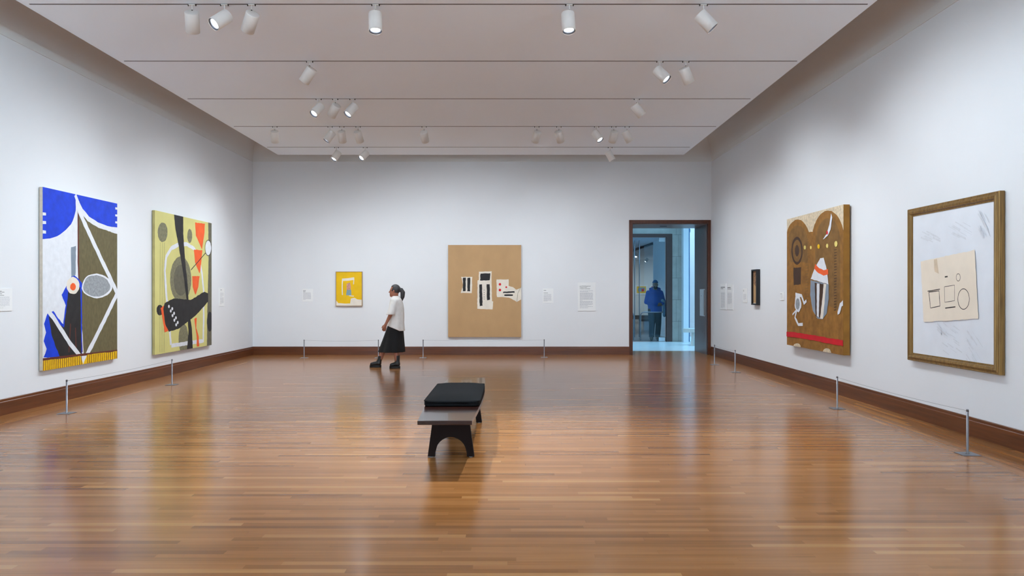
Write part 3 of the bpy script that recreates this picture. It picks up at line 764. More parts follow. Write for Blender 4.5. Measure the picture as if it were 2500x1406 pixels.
label_panel('white text panel left of the blue canvas, cut off by the edge of the photo', Canvas('L', XL + .010, -22, 703.5, 30, 758.5, .010), heads=[(.12, .1, .5, .02), (.16, .1, .62, .02), (.23, .1, .52, .02), (.3, .1, .6, .02)], lines=rows(.37, .78, 12, .1, .9, .014, .7) + [(.85, .1, .58, .014)])

# ------------------------------------------------------------------ lighting tracks and spotlights
TY = [8.054, 10.035, 11.987, 13.983, 15.972]
TE = [(72, 2118), (303, 1946), (458, 1832), (571, 1748), (652, 1684)]
ORD = ['nearest', 'second', 'third', 'fourth', 'farthest']
for i, y in enumerate(TY):
    a, c = [(p - CX) / F * y for p in TE[i]]
    o = MB().box(a, c, y - .008, y + .008, ZW - .003, ZW).build('lighting_track', M_TRACK)
    tag(o, ['thin dark lighting track across the ceiling, nearest the camera', 'second dark lighting track from the camera', 'third of five dark lighting tracks, at the middle of the ceiling', 'fourth lighting track from the camera, carrying the most spotlights', 'fifth lighting track, closest to the back wall'][i], 'lighting track', 'dark lighting tracks in the ceiling')

HL, HR, HK, HS = .218, .074, .060, .068
def make_spotlight():
    r = thing('track_spotlight', '-', 'spotlight', (0, 0, 0), 'white cylinder spotlights on the ceiling tracks')
    b = MB(); b.box(-.034, .034, -.014, .014, -.014, -.005, bevel=.002)
    b.build('track_adapter', M_LAMP, r)
    for s in (-1, 1):
        MB().lathe([(0, -.005), (.007, -.005), (.007, -.019), (.004, -.022), (0, -.022)], 12, m=Matrix.Translation((s * .041, 0, 0))).build('locking_knob', M_CLIP, r)
    MB().tube([(0, 0, -.012), (0, 0, -HS - .004)], .0055, 10).build('stem', M_LAMP, r)
    h = MB().lathe([(0, 0), (HR - .006, 0), (HR - .002, -.002), (HR, -.007), (HR, -HL), (HR - .004, -HL), (HR - .005, -HL + .035)], 40).build('lamp_head', M_LAMP, r)
    MB().lathe([(HR - .005, -HL + .004), (HR - .018, -HL + .012), (HR - .02, -HL + .032), (HR - .005, -HL + .034)], 40).build('trim_ring', M_RING, h)
    MB().lathe([(0, -HL + .024), (.03, -HL + .024), (HR - .019, -HL + .031)], 32).build('lens', M_LENS, h)
    MB().lathe([(0, .008), (.007, .006), (.009, 0), (.009, -.002), (0, -.002)], 12, m=Matrix.Translation((0, HK, 0))).build('pivot', M_CLIP, h)
    return r
proto = make_spotlight()
# (track, pixel of the stem, tilt, heading, power, beam, label)
SP = [(0, 469, 39, 108, 1.0, 70, 'leftmost white spotlight of the three clustered on the nearest track, pointing away'),
      (0, 548, 49, 228, 1.0, 80, 'glowing middle spotlight of the three on the nearest track'),
      (0, 614, 48, 130, 1.0, 75, 'unlit-looking spotlight right of the glowing one on the nearest track'),
      (0, 917, 11, 284, 5.6, 40, 'lone glowing spotlight on the nearest track, above the walking woman'),
      (0, 1390.4, 11, 284, 5.6, 40, 'glowing spotlight on the nearest track, above and right of the bench'),
      (0, 1717.5, 42, 354, 1.0, 80, 'right-tilted spotlight with a thin bright rim at the right of the nearest track'),
      (1, 756, 41, 156, 1.0, 78, 'single spotlight on the left half of the second track'),
      (1, 1611, 42, 330, 1.0, 78, 'glowing left spotlight of the pair on the second track'),
      (1, 1674.3, 35, 38, 1.0, 78, 'right spotlight of the pair on the second track, pointing away'),
      (2, 778, 42, 230, 1.0, 78, 'glowing left spotlight of the trio on the third track'),
      (2, 818.5, 45, 140, 1.0, 78, 'middle spotlight of the trio on the third track, pointing away'),
      (2, 860.3, 39, 220, 1.0, 78, 'glowing right spotlight of the trio on the third track'),
      (2, 1554.5, 40, 8, 1.0, 80, 'single side-on spotlight on the right half of the third track'),
      (3, 671, 35, 102, 1.0, 78, 'leftmost lone spotlight on the fourth track'),
      (3, 805.8, 34, 200, .9, 78, 'spotlight with a bright lower rim, left of the trio on the fourth track'),
      (3, 834.5, 40, 92, 1.0, 78, 'middle spotlight of the left trio on the fourth track'),
      (3, 874.3, 40, 76, 1.0, 78, 'right spotlight of the left trio on the fourth track'),
      (3, 1035.4, 46, 84, 1.0, 78, 'lone spotlight near the middle of the fourth track'),
      (3, 1310.6, 44, 108, 1.0, 78, 'left spotlight of the pair above the tan canvas on the fourth track'),
      (3, 1364.6, 42, 66, 1.0, 78, 'right spotlight of the pair above the tan canvas on the fourth track'),
      (3, 1456.5, 38, 320, .9, 78, 'glowing left spotlight of the right trio on the fourth track'),
      (3, 1498.5, 41, 103, .7, 78, 'middle spotlight of the right trio on the fourth track'),
      (3, 1531, 32, 22, 1.0, 78, 'side-on right spotlight of the right trio on the fourth track'),
      (4, 821.5, 34, 224, .8, 78, 'left spotlight of the glowing pair on the farthest track'),
      (4, 891.5, 46, 228, .8, 78, 'right glowing spotlight of the pair on the farthest track'),
      (4, 1489.5, 29, 2, .8, 78, 'lone spotlight at the right of the farthest track, near the doorway')]
for i, (t, px, th, ph, pw, bm_, lab) in enumerate(SP):
    r = proto if i == 0 else copy_tree(proto)
    r['label'] = lab
    y = TY[t]; r.location = ((px - CX) / F * y, y, ZW)
    th, ph = math.radians(th), math.radians(ph)
    d = Vector((math.sin(th) * math.cos(ph), math.sin(th) * math.sin(ph), -math.cos(th)))
    u = Vector((math.cos(th) * math.cos(ph), math.cos(th) * math.sin(ph), math.sin(th)))
    h = [c for c in r.children if c.name.startswith('lamp_head')][0]
    zax = -d; yax = u; xax = yax.cross(zax)                # head's y axis points to the pivot
    h.matrix_local = Matrix.Translation(Vector((0, 0, -HS)) - u * HK) @ Matrix((xax, yax, zax)).transposed().to_4x4()
    q = Vector((0, 0, -HS)) - u * HK + d * (HL + .002) + Vector(r.location)
    spot('lamp', q, d, LAMP * pw, size=bm_ + 32)

# heads in the room beyond
for (px, py, y, th, ph, lab) in ((1553, 598, 33, 40, 250, 'glowing spotlight seen through the glass doors in the room beyond'),
                                 (1579, 617, 38, 40, 200, 'distant dark spotlight right of the glowing one beyond the glass doors'),
                                 (1616, 607, 32, 45, 60, 'distant spotlight near the right edge of the glass door'),
                                 (1615, 628, 30, 15, 240, 'distant hanging spotlight just above the man beyond the glass')):
    r = copy_tree(proto); r['label'] = lab; r['group'] = 'spotlights in the room beyond the glass doors'
    r.location = ((px - CX) / F * y, y, GZ)
    th, ph = math.radians(th), math.radians(ph)
    d = Vector((math.sin(th) * math.cos(ph), math.sin(th) * math.sin(ph), -math.cos(th))); u = Vector((math.cos(th) * math.cos(ph), math.cos(th) * math.sin(ph), math.sin(th)))
    h = [c for c in r.children if c.name.startswith('lamp_head')][0]
    h.matrix_local = Matrix.Translation(Vector((0, 0, -HS)) - u * HK) @ Matrix((u.cross(-d), u, -d)).transposed().to_4x4()

# ------------------------------------------------------------------ stanchions and wires
def make_stanchion():
    r = thing('barrier_post', '-', 'barrier post', (0, 0, 0), 'low steel barrier posts in front of the pictures')
    MB().box(-.08, .08, -.08, .08, 0, .007, bevel=.0015).build('base_plate', M_STEELP, r)
    MB().lathe([(0, .007), (.018, .007), (.018, .010), (.0105, .014), (.0105, .398), (0, .398)], 20).build('post', M_STEEL, r)
    MB().lathe([(0, .398), (.0112, .398), (.0112, .414), (.0095, .418), (0, .418)], 20).build('post_cap', M_STEEL, r)
    MB().lathe([(0, 0), (.005, 0), (.005, .004), (0, .004)], 12, m=Matrix.Translation((0, -.0105, .404)) @ Matrix.Rotation(PI / 2, 4, 'X')).build('wire_eyelet', M_CLIP, r)
    return r
sp = make_stanchion()
POSTS = {'A': (163, 1009, 'low steel post in front of the blue canvas, nearer the camera on the left'), 'B': (420, 939.5, 'low steel post below the pale lime canvas'),
         'C': (742.5, 873.6, 'low steel post below the yellow picture, at the left end of its wire'), 'D': (923.8, 873.6, 'low steel post partly hidden by the walking woman'),
         'E': (1033, 873.4, 'low steel post at the left end of the wire before the tan canvas'), 'F': (1328.6, 872.4, 'low steel post at the right end of the wire before the tan canvas'),
         'G': (1744.4, 890.6, 'low steel post beside the doorway corner on the right'), 'H': (1794.8, 908.8, 'second low steel post from the doorway along the right wall'),
         'I': (2044, 997.6, 'low steel post in front of the thick brown canvas'), 'J': (2362, 1109, 'low steel post in front of the gilt frame, nearest of those on the right')}
PL = {}
for i, k in enumerate(POSTS):
    px, py, lab = POSTS[k]
    r = sp if i == 0 else copy_tree(sp)
    r.location = onF(px, py); r['label'] = lab; PL[k] = Vector(r.location)
for a, c, lab in (('A', 'B', 'thin steel wire strung between the two posts on the left wall side'), ('C', 'D', 'thin wire strung before the yellow picture'),
                  ('E', 'F', 'thin wire strung before the tan canvas'), ('G', 'H', 'thin wire strung between the two posts next to the doorway'), ('I', 'J', 'thin wire strung before the thick brown canvas and the gilt frame')):
    p, q = PL[a] + Vector((0, 0, .404)), PL[c] + Vector((0, 0, .404))
    dv = (q - p).normalized() * .0125; p, q = p + dv, q - dv
    sag = .018
    pts = [p.lerp(q, s / 16) - Vector((0, 0, sag * 4 * (s / 16) * (1 - s / 16))) for s in range(17)]
    tag(MB().tube(pts, .0016, 6).build('barrier_wire', M_STEEL), lab, 'barrier wire', 'thin wires between the barrier posts')

# ------------------------------------------------------------------ bench with cushion
BX = -.548; yn, yf_, l1, l2 = .003375 * F, .005079 * F, .003722 * F, .004732 * F
HS_ = .444
bench = thing('bench', 'long low dark wooden bench with arched legs in the middle of the floor', 'bench', (BX, (yn + yf_) / 2, 0))
ym = (yn + yf_) / 2; hl = (yf_ - yn) / 2
n = 14
outl = [(-(.225 + .042 * math.cos(PI / 2 * s) ** 1.2), s * hl) for s in [-1 + 2 * i / n for i in range(n + 1)]]
pts = [(x, y, HS_ - .036) for x, y in outl] + [(-x, y, HS_ - .036) for x, y in outl[::-1]]
MB().prism(pts, (0, 0, .036), bevel=.004).build('seat_slab', M_BENCH, bench)
def bleg(y0, y1):
    """flared leg panel with an arched underside"""
    out = [(-.212, 0), (-.158, HS_ - .037), (.158, HS_ - .037), (.212, 0), (.145, 0)]
    out += [(.145 * math.cos(a), .03 + .152 * math.sin(a)) for a in [PI * i / 16 for i in range(0, 17)]]
    out += [(-.145, 0)]
    return MB().prism([(x, y0, z + (.008 if z < HS_ - .05 else 0)) for x, z in out], (0, y1 - y0, 0), bevel=.004)
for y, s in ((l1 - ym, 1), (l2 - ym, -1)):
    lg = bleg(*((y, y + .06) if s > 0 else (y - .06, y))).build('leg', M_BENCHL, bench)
    for x in (-.18, .18):
        yy = y + s * .03
        MB().lathe([(0, 0), (.016, 0), (.016, .0085), (0, .0085)], 16, m=Matrix.Translation((x, yy, 0))).build('foot_glide', rgb('pale_glide', 190, 190, 188, rough=.4), lg)
MB().box(-.02, .02, l1 - ym + .06, l2 - ym - .06, .25, .34, bevel=.004).build('stretcher', M_BENCH, bench)
# cushion
cy0, cy1 = .003793 * F, .004516 * F
cu = tag(MB().box(-.262, .262, -(cy1 - cy0) / 2, (cy1 - cy0) / 2, 0, .075, bevel=.0).build('bench_cushion', M_CUSH), 'black woven seat cushion lying on the dark wooden bench', 'cushion')
cu.location = (BX - .003, (cy0 + cy1) / 2, HS_ + .001)
bm = bmesh.new(); bm.from_mesh(cu.data)
bmesh.ops.subdivide_edges(bm, edges=bm.edges, cuts=9, use_grid_fill=True)
for v in bm.verts:
    x, y, z = v.co
    ex, ey = abs(x) / .262, abs(y) / ((cy1 - cy0) / 2)
    edge = max(ex ** 5, ey ** 10)
    if z > .04: v.co.z += .012 * (1 - ex ** 4) * (1 - ey ** 6) - .022 * edge
    if .005 < z < .07: v.co.x *= 1.018; v.co.y *= 1.008
    if ex > .93 and ey > .96: v.co.x *= .965; v.co.y *= .985
bm.to_mesh(cu.data); bm.free()
for p in cu.data.polygons: p.use_smooth = True
sb = cu.modifiers.new('soft', 'SUBSURF'); sb.levels = 1; sb.render_levels = 2
hw, hd = .258, (cy1 - cy0) / 2 - .006
ring = [(-hw + .02, -hd, .050), (hw - .02, -hd, .050), (hw, -hd + .02, .050), (hw, hd - .02, .050), (hw - .02, hd, .050), (-hw + .02, hd, .050), (-hw, hd - .02, .050), (-hw, -hd + .02, .050), (-hw + .02, -hd, .050)]
MB().tube(ring, .0035, 8).build('piping', M_CUSH, cu)

# ------------------------------------------------------------------ figures: smooth distance fields turned into meshes
def sdf_mesh(name, fn, lo, hi, h, m, parent=None, smooth_it=4):
    lo, hi = np.array(lo, float), np.array(hi, float)
    nn = np.ceil((hi - lo) / h).astype(int) + 1
    ax = [lo[i] + h * np.arange(nn[i]) for i in range(3)]
    X, Y, Z = np.meshgrid(*ax, indexing='ij')
    D = fn(X, Y, Z); I = D < 0
    cs = tuple(k - 1 for k in nn)
    acc = np.zeros(cs + (3,)); cnt = np.zeros(cs)
    corner = [(i, j, k) for i in (0, 1) for j in (0, 1) for k in (0, 1)]
    def sub(A, o): return A[o[0]:o[0] + cs[0], o[1]:o[1] + cs[1], o[2]:o[2] + cs[2]]
    for a in corner:
        for axn in range(3):
            if a[axn]: continue
            c = list(a); c[axn] = 1; c = tuple(c)
            da, dc = sub(D, a), sub(D, c); x = (da < 0) != (dc < 0)
            t = np.where(x, da / np.where(x, da - dc, 1), 0)
            for q in range(3): acc[..., q] += np.where(x, a[q] + (t if q == axn else 0), 0)
            cnt += x
    act = cnt > 0; idx = -np.ones(cs, int); idx[act] = np.arange(act.sum())
    cell = np.argwhere(act)
    V = lo + h * (cell + acc[act] / cnt[act][:, None])
    faces = []
    for axn in range(3):
        o1, o2 = [(1, 2), (2, 0), (0, 1)][axn]
        sl = [slice(None)] * 3; s2 = [slice(None)] * 3; sl[axn] = slice(0, -1); s2[axn] = slice(1, None)
        a, c = I[tuple(sl)], I[tuple(s2)]
        for e in np.argwhere(a != c):
            if e[o1] < 1 or e[o2] < 1 or e[o1] >= cs[o1] or e[o2] >= cs[o2]: continue
            q = []
            for d1, d2 in ((0, 0), (1, 0), (1, 1), (0, 1)):
                w = e.copy(); w[o1] -= d1; w[o2] -= d2; q.append(int(idx[tuple(w)]))
            if not I[tuple(e)]: q = q[::-1]
            faces.append(q)
    me = bpy.data.meshes.new(name); me.from_pydata(V.tolist(), [], faces)
    bm = bmesh.new(); bm.from_mesh(me)
    for _ in range(smooth_it): bmesh.ops.smooth_vert(bm, verts=bm.verts, factor=.4, use_axis_x=True, use_axis_y=True, use_axis_z=True)
    bmesh.ops.recalc_face_normals(bm, faces=bm.faces)
    bm.to_mesh(me); bm.free()
    for p in me.polygons: p.use_smooth = True
    me.materials.append(m)
    o = bpy.data.objects.new(name, me); C.objects.link(o)
    if parent is not None: o.parent = parent
    return o
def cone(X, Y, Z, a, c, ra, rb):
    a, c = np.array(a, float), np.array(c, float); d = c - a; L = (d * d).sum()
    t = np.clip(((X - a[0]) * d[0] + (Y - a[1]) * d[1] + (Z - a[2]) * d[2]) / L, 0, 1)
    return np.sqrt((X - a[0] - t * d[0]) ** 2 + (Y - a[1] - t * d[1]) ** 2 + (Z - a[2] - t * d[2]) ** 2) - (ra + (rb - ra) * t)
def ell(X, Y, Z, c, r):
    x, y, z = (X - c[0]), (Y - c[1]), (Z - c[2])
    k0 = np.sqrt((x / r[0]) ** 2 + (y / r[1]) ** 2 + (z / r[2]) ** 2); k1 = np.sqrt((x / r[0] ** 2) ** 2 + (y / r[1] ** 2) ** 2 + (z / r[2] ** 2) ** 2)
    return k0 * (k0 - 1) / np.maximum(k1, 1e-6)
def smin(a, c, k):
    h = np.clip(.5 + .5 * (c - a) / k, 0, 1)
    return c + (a - c) * h - k * h * (1 - h)
def chain(X, Y, Z, pts, rs):
    d = None
    for i in range(len(pts) - 1):
        e = cone(X, Y, Z, pts[i], pts[i + 1], rs[i], rs[i + 1]); d = e if d is None else np.minimum(d, e)
    return d
def loft(X, Y, Z, rows, folds=0, amp=0.0, ph=0.0):
    """stack of ellipses (z, cx, cy, rx, ry)"""
    rw = np.array(sorted(rows)); z = np.clip(Z, rw[0, 0], rw[-1, 0])
    cx, cy, rx, ry = [np.interp(z, rw[:, 0], rw[:, k]) for k in (1, 2, 3, 4)]
    a = np.arctan2((Y - cy) / ry, (X - cx) / rx)
    g = 1.0
    if folds: g = 1 + amp * (rw[-1, 0] - z) / (rw[-1, 0] - rw[0, 0]) * np.sin(folds * a + ph + 1.3 * np.sin(2 * a))
    d = (np.sqrt(((X - cx) / rx) ** 2 + ((Y - cy) / ry) ** 2) / g - 1) * np.minimum(rx, ry)
    return np.maximum(d, np.maximum(rw[0, 0] - Z, Z - rw[-1, 0]))
def hand(X, Y, Z, wrist, dirv, side, curl, thumb):
    """palm, four bent fingers of different lengths and a thumb from the side of the palm"""
    w = Vector(wrist); f = Vector(dirv).normalized(); s = (Vector(side) - f * Vector(side).dot(f)).normalized(); nrm = f.cross(s) * curl
    k = w + f * .085
    d = chain(X, Y, Z, [w, w + f * .03, k - s * .018], [.024, .027, .020])
    d = smin(d, chain(X, Y, Z, [w, w + f * .03, k + s * .018], [.024, .027, .020]), .012)
    for off, ln in ((-.030, .062), (-.010, .075), (.010, .080), (.030, .070)):
        b0 = k + s * off - f * .008; b1 = b0 + f * ln * .45 + nrm * ln * .12; b2 = b1 + f * ln * .32 + nrm * ln * .26; b3 = b2 + f * ln * .12 + nrm * ln * .26
        d = smin(d, chain(X, Y, Z, [b0, b1, b2, b3], [.0105, .0098, .0090, .0080]), .005)
    t0 = w + f * .03 + s * thumb * .026; t1 = t0 + f * .030 + s * thumb * .022 + nrm * .01; t2 = t1 + f * .034 + s * thumb * .004 + nrm * .012
    return smin(d, chain(X, Y, Z, [t0, t1, t2], [.014, .012, .0095]), .008)
def face(X, Y, Z, c, f, d):
    """nose, brows, lips, chin and ears on a head centred at c that looks along f (a unit vector)"""
    fx, fy = f; sx, sy = -fy, fx
    P = lambda a, s, z: (c[0] + fx * a + sx * s, c[1] + fy * a + sy * s, c[2] + z)
    d = smin(d, ell(X, Y, Z, P(.035, 0, -.06), (.060, .058, .060)), .03)
    d = smin(d, cone(X, Y, Z, P(.088, 0, .0), P(.108, 0, -.030), .009, .013), .012)
    for s in (-1, 1):
        d = np.maximum(d, -cone(X, Y, Z, P(.097, s * .032, .004), P(.099, s * .034, .004), .014, .014))
        d = smin(d, ell(X, Y, Z, P(.078, s * .032, .003), (.014, .014, .012)), .004)
        d = smin(d, ell(X, Y, Z, P(.005, s * .079, -.012), (.018 if abs(fx) > .5 else .012, .018 if abs(fy) > .5 else .012, .030)), .008)
        d = smin(d, cone(X, Y, Z, P(.083, s * .018, .024), P(.074, s * .048, .022), .008, .007), .010)
    d = smin(d, cone(X, Y, Z, P(.088, -.018, -.062), P(.088, .018, -.062), .008, .008), .008)
    d = smin(d, cone(X, Y, Z, P(.086, -.016, -.074), P(.086, .016, -.074), .008, .008), .006)
    return smin(d, ell(X, Y, Z, P(.072, 0, -.102), (.024, .024, .020)), .02)

SKIN = rgb('warm_skin', 172, 112, 88, rough=.55, var=.06, scale=20)
SKIN2 = rgb('brown_skin', 160, 108, 84, rough=.55, var=.06, scale=20)
EYE_M = rgb('dark_eye', 28, 20, 18, rough=.2)
def eyes(parent, c, f):
    fx, fy = f; sx, sy = -fy, fx
    for s in (-1, 1):
        q = (c[0] + fx * .087 + sx * s * .032, c[1] + fy * .087 + sy * s * .032, c[2] + .004)
        MB().lathe([(0, .006), (.004, .0045), (.006, 0), (.004, -.0045), (0, -.006)], 14, m=Matrix.Translation(q)).build('eye', EYE_M, parent)

# --- woman walking to the left
wo = thing('person', 'person in white short-sleeved shirt, long black skirt and chunky boots walking left', 'person', onF(960, 898))
HC = (.028, 0, 1.535)
def body_w(X, Y, Z):
    d = ell(X, Y, Z, (.034, 0, 1.548), (.090, .074, .100))
    d = face(X, Y, Z, HC, (-1, 0), d)
    d = smin(d, cone(X, Y, Z, (.048, 0, 1.46), (.060, 0, 1.36), .047, .056), .03)
    t = smin(cone(X, Y, Z, (.06, -.07, 1.29), (.05, -.06, .98), .105, .095), cone(X, Y, Z, (.06, .07, 1.29), (.05, .06, .98), .105, .095), .06)
    d = smin(d, t, .05)
    for s in (-1, 1): d = smin(d, cone(X, Y, Z, (.058, s * .05, 1.34), (.052, s * .165, 1.32), .05, .052), .05)
    d = smin(d, chain(X, Y, Z, [(.052, -.17, 1.315), (-.015, -.215, 1.075), (-.115, -.20, .875)], [.050, .038, .025]), .03)
    d = smin(d, chain(X, Y, Z, [(.052, .17, 1.315), (.095, .215, 1.07), (.02, .21, .86)], [.050, .038, .025]), .03)
    d = smin(d, hand(X, Y, Z, (-.115, -.20, .875), (-.35, .05, -1), (-1, 0, .35), 1, 1), .01)
    d = smin(d, hand(X, Y, Z, (.02, .21, .86), (-.28, 0, -1), (-1, 0, .28), -1, 1), .01)
    d = smin(d, chain(X, Y, Z, [(.04, .085, .93), (-.14, .085, .50), (-.305, .085, .10)], [.095, .058, .040]), .05)
    d = smin(d, chain(X, Y, Z, [(.04, -.085, .93), (.05, -.085, .49), (.095, -.085, .10)], [.095, .058, .040]), .05)
    return d
bw = sdf_mesh('body', body_w, (-.42, -.30, .05), (.26, .30, 1.68), .0075, SKIN, wo, 2)
eyes(bw, HC, (-1, 0))
def hair_w(X, Y, Z):
    d = ell(X, Y, Z, (.045, 0, 1.565), (.100, .086, .100))
    d = np.maximum(d, -np.minimum(1, np.maximum(X - (-.012) - .5 * (Z - 1.57), Z - 1.612)))
    d = np.maximum(d, -(Z - 1.475 + 0 * X))
    p = chain(X, Y, Z, [(.130, 0, 1.565), (.165, 0, 1.555), (.190, 0, 1.50), (.185, 0, 1.42), (.165, 0, 1.325)], [.030, .036, .046, .042, .018])
    return smin(d, p, .02)
sdf_mesh('hair', hair_w, (-.09, -.11, 1.28), (.27, .11, 1.69), .006, rgb('dark_hair', 62, 60, 62, rough=.5, var=.3, scale=30, stretch=(1, 8, 1)), wo, 5)
def shirt_w(X, Y, Z):
    d = loft(X, Y, Z, [(1.425, .053, 0, .064, .070), (1.402, .055, 0, .088, .130), (1.365, .058, 0, .115, .190), (1.28, .062, 0, .135, .205), (1.18, .064, 0, .150, .205), (1.02, .068, 0, .150, .195), (.90, .055, 0, .160, .200), (.74, .05, 0, .180, .215)], 9, .035)
    d = np.maximum(d, .80 - .42 * (X - .05) - .03 * np.cos(6 * Y) - Z)
    sl = chain(X, Y, Z, [(.052, -.165, 1.315), (-.012, -.215, 1.09), (-.06, -.22, .98)], [.068, .078, .082])
    sr = chain(X, Y, Z, [(.052, .165, 1.315), (.092, .215, 1.08), (.09, .22, .98)], [.068, .078, .082])
    s = np.maximum(np.minimum(sl, sr), 1.065 - Z)
    d = smin(d, s, .035)
    return np.maximum(d, -cone(X, Y, Z, (.052, 0, 1.425), (.040, 0, 1.50), .050, .062))
sdf_mesh('shirt', shirt_w, (-.20, -.33, .70), (.28, .33, 1.43), .0085, rgb('white_linen', 240, 236, 232, rough=.85, var=.05, scale=12, bump=.1, bscale=30), wo, 3)
MB().lathe([(.052, 1.385), (.060, 1.400), (.074, 1.392), (.082, 1.372), (.078, 1.366), (.066, 1.382), (.052, 1.385)], 28, m=Matrix.Translation((.052, 0, .030))).build('collar', MATS['white_linen'], wo)
sdf_mesh('skirt', lambda X, Y, Z: loft(X, Y, Z, [(1.0, .055, 0, .125, .16), (.85, .045, 0, .150, .188), (.60, .01, 0, .200, .215), (.318, -.03, 0, .258, .245)], 10, .055, .6), (-.36, -.32, .29), (.28, .32, 1.02), .009, rgb('black_skirt', 22, 22, 24, rough=.9, var=.15, scale=15), wo, 3)
M_BOOT = rgb('black_leather', 24, 23, 23, rough=.35, var=.1, scale=20); M_SOLE = rgb('black_rubber', 16, 16, 16, rough=.6)
def boot(parent, toe, y, shaft_top, lean, L=.235):
    """lace-up boot pointing to -x: leather upper, platform sole, laces"""
    hx = toe + L
    def up(X, Y, Z):
        d = chain(X, Y, Z, [(toe + .046, y, .062), (toe + .10, y, .076), (hx - .052, y, .082)], [.040, .044, .047])
        s = chain(X, Y, Z, [(hx - .058, y, .09), (hx - .062 + lean * .5, y, .17), (hx - .062 + lean, y, shaft_top + .05)], [.046, .045, .050])
        d = smin(d, np.maximum(s, Z - shaft_top), .03)
        d = np.maximum(d, .044 - Z)
        return np.maximum(d, -np.maximum(chain(X, Y, Z, [(hx - .062 + lean, y, shaft_top - .01), (hx - .062 + lean, y, shaft_top + .2)], [.041, .041]), shaft_top - .02 - Z))
    b = sdf_mesh('boot', up, (toe - .03, y - .08, .02), (hx + .06, y + .08, shaft_top + .02), .006, M_BOOT, parent, 2)
    out = []
    for i in range(28):
        a = 2 * PI * i / 28; c, s = math.cos(a), math.sin(a)
        wd = .047 - .006 * math.cos(2 * a) - (.004 if c > 0 else 0)
        out.append(((toe + hx) / 2 + (L / 2) * math.copysign(abs(c) ** .7, c), y + wd * math.copysign(abs(s) ** .7, s), 0))
    MB().prism(out, (0, 0, .047), bevel=.004).build('sole', M_SOLE, b)
    k = MB()
    for i in range(5):
        z = .135 + i * .016; x = hx - .060 + lean * (z - .09) / (shaft_top - .04) - .043
        k.tube([(x - .004, y - .03, z), (x - .012, y, z + .006), (x - .004, y + .03, z)], .0025, 6)
    k.build('laces', rgb('dark_laces', 40, 36, 30, rough=.8), b)
    return b
boot(wo, -.485, .085, .235, .065)
boot(wo, -.062, -.085, .255, .012, .215)

# --- man behind the glass
mn = thing('person', 'person in a bright blue hooded jacket, cap and dark trousers standing behind the glass door', 'person', onF(1597, 831))
HM = (.035, -.01, 1.745)
def body_m(X, Y, Z):
    d = ell(X, Y, Z, (.035, 0, 1.765), (.078, .094, .108))
    d = face(X, Y, Z, HM, (0, -1), d)
    d = smin(d, cone(X, Y, Z, (.033, .01, 1.67), (.02, .02, 1.55), .055, .065), .03)
    d = smin(d, smin(cone(X, Y, Z, (-.08, 0, 1.45), (-.06, 0, 1.0), .11, .11), cone(X, Y, Z, (.10, 0, 1.45), (.09, 0, 1.0), .11, .11), .06), .05)
    d = smin(d, chain(X, Y, Z, [(-.04, 0, 1.51), (-.185, 0, 1.49), (-.235, .0, 1.20), (.075, -.185, 1.135)], [.06, .058, .042, .027]), .03)
    d = smin(d, chain(X, Y, Z, [(.08, 0, 1.51), (.215, 0, 1.49), (.285, .0, 1.21), (.20, -.175, 1.15)], [.06, .058, .042, .027]), .03)
    d = smin(d, hand(X, Y, Z, (.075, -.185, 1.135), (1, -.2, -.12), (0, 0, 1), -1, 1), .01)
    d = smin(d, hand(X, Y, Z, (.20, -.175, 1.15), (-.8, -.45, -.35), (0, 0, 1), 1, 1), .01)
    d = smin(d, chain(X, Y, Z, [(-.07, 0, .98), (-.072, -.02, .52), (-.08, .01, .09)], [.11, .062, .045]), .05)
    d = smin(d, chain(X, Y, Z, [(.11, 0, .98), (.14, .05, .52), (.135, .16, .09)], [.11, .062, .045]), .05)
    return d
bmn = sdf_mesh('body', body_m, (-.36, -.34, .04), (.40, .26, 1.90), .009, SKIN2, mn, 2)
eyes(bmn, HM, (0, -1))
sdf_mesh('beard', lambda X, Y, Z: np.maximum(np.maximum(ell(X, Y, Z, (.035, -.045, 1.668), (.068, .064, .062)), Z - 1.700), -cone(X, Y, Z, (.015, -.11, 1.683), (.055, -.11, 1.683), .014, .014)), (-.06, -.14, 1.58), (.13, .04, 1.72), .007, rgb('black_beard', 22, 20, 20, rough=.9), mn, 1)
sdf_mesh('cap', lambda X, Y, Z: np.maximum(ell(X, Y, Z, (.035, .0, 1.785), (.092, .108, .112)), 1.80 - .10 * (Y + .05) - Z), (-.08, -.13, 1.75), (.15, .13, 1.92), .007, rgb('cap_blue_reflection', 30, 92, 150, rough=.9, var=.2, scale=60), mn, 1)  # blue reflection on the head painted as the cap's colour
def jacket_m(X, Y, Z):
    d = loft(X, Y, Z, [(1.60, .025, .01, .085, .085), (1.56, .02, 0, .16, .11), (1.51, .012, 0, .225, .135), (1.38, .012, 0, .235, .150), (1.15, .02, 0, .225, .160), (.885, .035, 0, .215, .160)], 8, .03)
    d = smin(d, chain(X, Y, Z, [(-.18, 0, 1.49), (-.245, .0, 1.20), (.05, -.18, 1.137)], [.078, .070, .050]), .035)
    d = smin(d, chain(X, Y, Z, [(.21, 0, 1.49), (.29, .0, 1.21), (.215, -.16, 1.155)], [.078, .070, .052]), .035)
    hood = chain(X, Y, Z, [(-.08, -.07, 1.565), (-.10, .05, 1.605), (.035, .10, 1.63), (.17, .05, 1.605), (.15, -.07, 1.565)], [.034, .05, .055, .05, .034])
    d = smin(d, hood, .03)
    return np.maximum(d, -cone(X, Y, Z, (.035, -.02, 1.60), (.035, -.03, 1.75), .062, .085))
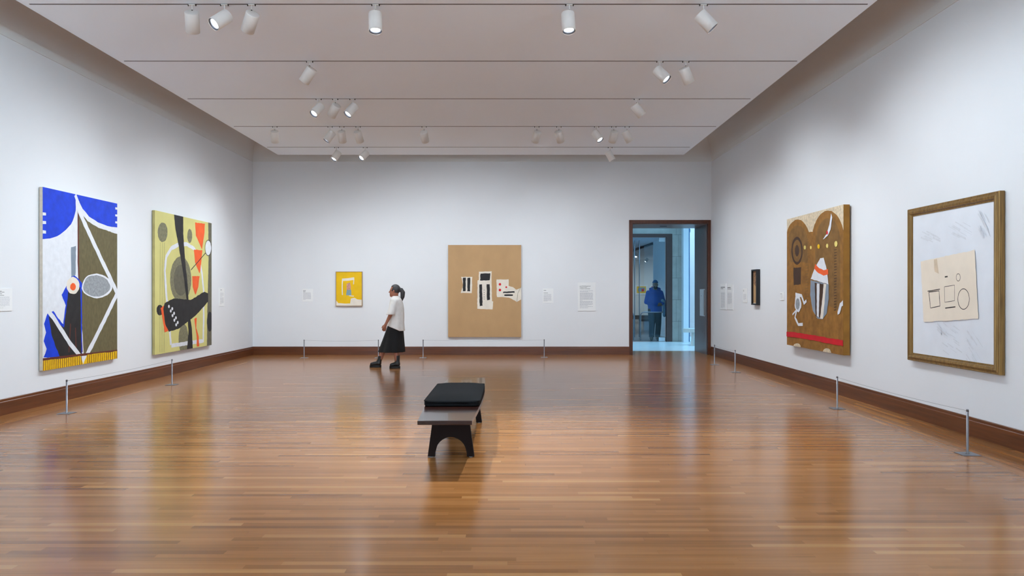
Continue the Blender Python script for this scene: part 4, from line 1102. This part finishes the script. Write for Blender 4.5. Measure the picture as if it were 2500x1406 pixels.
sdf_mesh('jacket', jacket_m, (-.36, -.30, .86), (.40, .24, 1.72), .010, rgb('bright_blue_cloth', 10, 80, 190, rough=.85, var=.08, scale=10, bump=.1, bscale=25), mn, 2)
def jeans_m(X, Y, Z):
    d = chain(X, Y, Z, [(-.065, 0, 1.0), (-.068, 0, .86), (-.072, -.02, .50), (-.078, .012, .12)], [.13, .125, .092, .082])
    d = smin(d, chain(X, Y, Z, [(.105, 0, 1.0), (.115, .01, .86), (.142, .055, .50), (.138, .16, .12)], [.13, .122, .090, .082]), .03)
    return np.maximum(d, np.maximum(.10 - Z, Z - 1.0))
sdf_mesh('trousers', jeans_m, (-.24, -.18, .08), (.28, .28, 1.03), .010, rgb('dark_denim', 34, 44, 58, rough=.9, var=.15, scale=14), mn, 2)
def shoe(X, Y, Z, x, y):
    d = chain(X, Y, Z, [(x - .03, y - .20, .045), (x - .012, y - .08, .062), (x, y + .03, .062)], [.042, .050, .050])
    d = smin(d, chain(X, Y, Z, [(x, y, .07), (x, y, .16)], [.050, .052]), .03)
    return np.maximum(d, .004 - Z)
for x, y in ((-.08, .01), (.137, .16)):
    sdf_mesh('shoe', lambda X, Y, Z: shoe(X, Y, Z, x, y), (x - .11, y - .28, -.01), (x + .09, y + .11, .23), .008, rgb('tan_leather_boot', 120, 98, 74, rough=.6, var=.1), mn, 2)
# the coat over his arm
jl = mn.location
def coat(X, Y, Z):
    d = smin(chain(X, Y, Z, [(.24, -.13, 1.235), (.31, -.06, 1.10), (.30, -.07, .80)], [.06, .07, .055]), chain(X, Y, Z, [(.24, -.10, 1.22), (.345, -.02, 1.02), (.34, -.02, .78)], [.05, .055, .05]), .04)
    d = d + .008 * np.sin(60 * X + 20 * Y)
    return np.maximum(d, .005 - np.minimum(np.minimum(jacket_m(X, Y, Z), jeans_m(X, Y, Z)), body_m(X, Y, Z)))
ct = sdf_mesh('coat', coat, (.12, -.26, .68), (.46, .12, 1.34), .010, rgb('pale_blue_coat', 150, 182, 205, rough=.8, var=.08), None, 2)
ct.location = jl
tag(ct, 'pale blue coat hanging over the arm of the man behind the glass', 'coat')
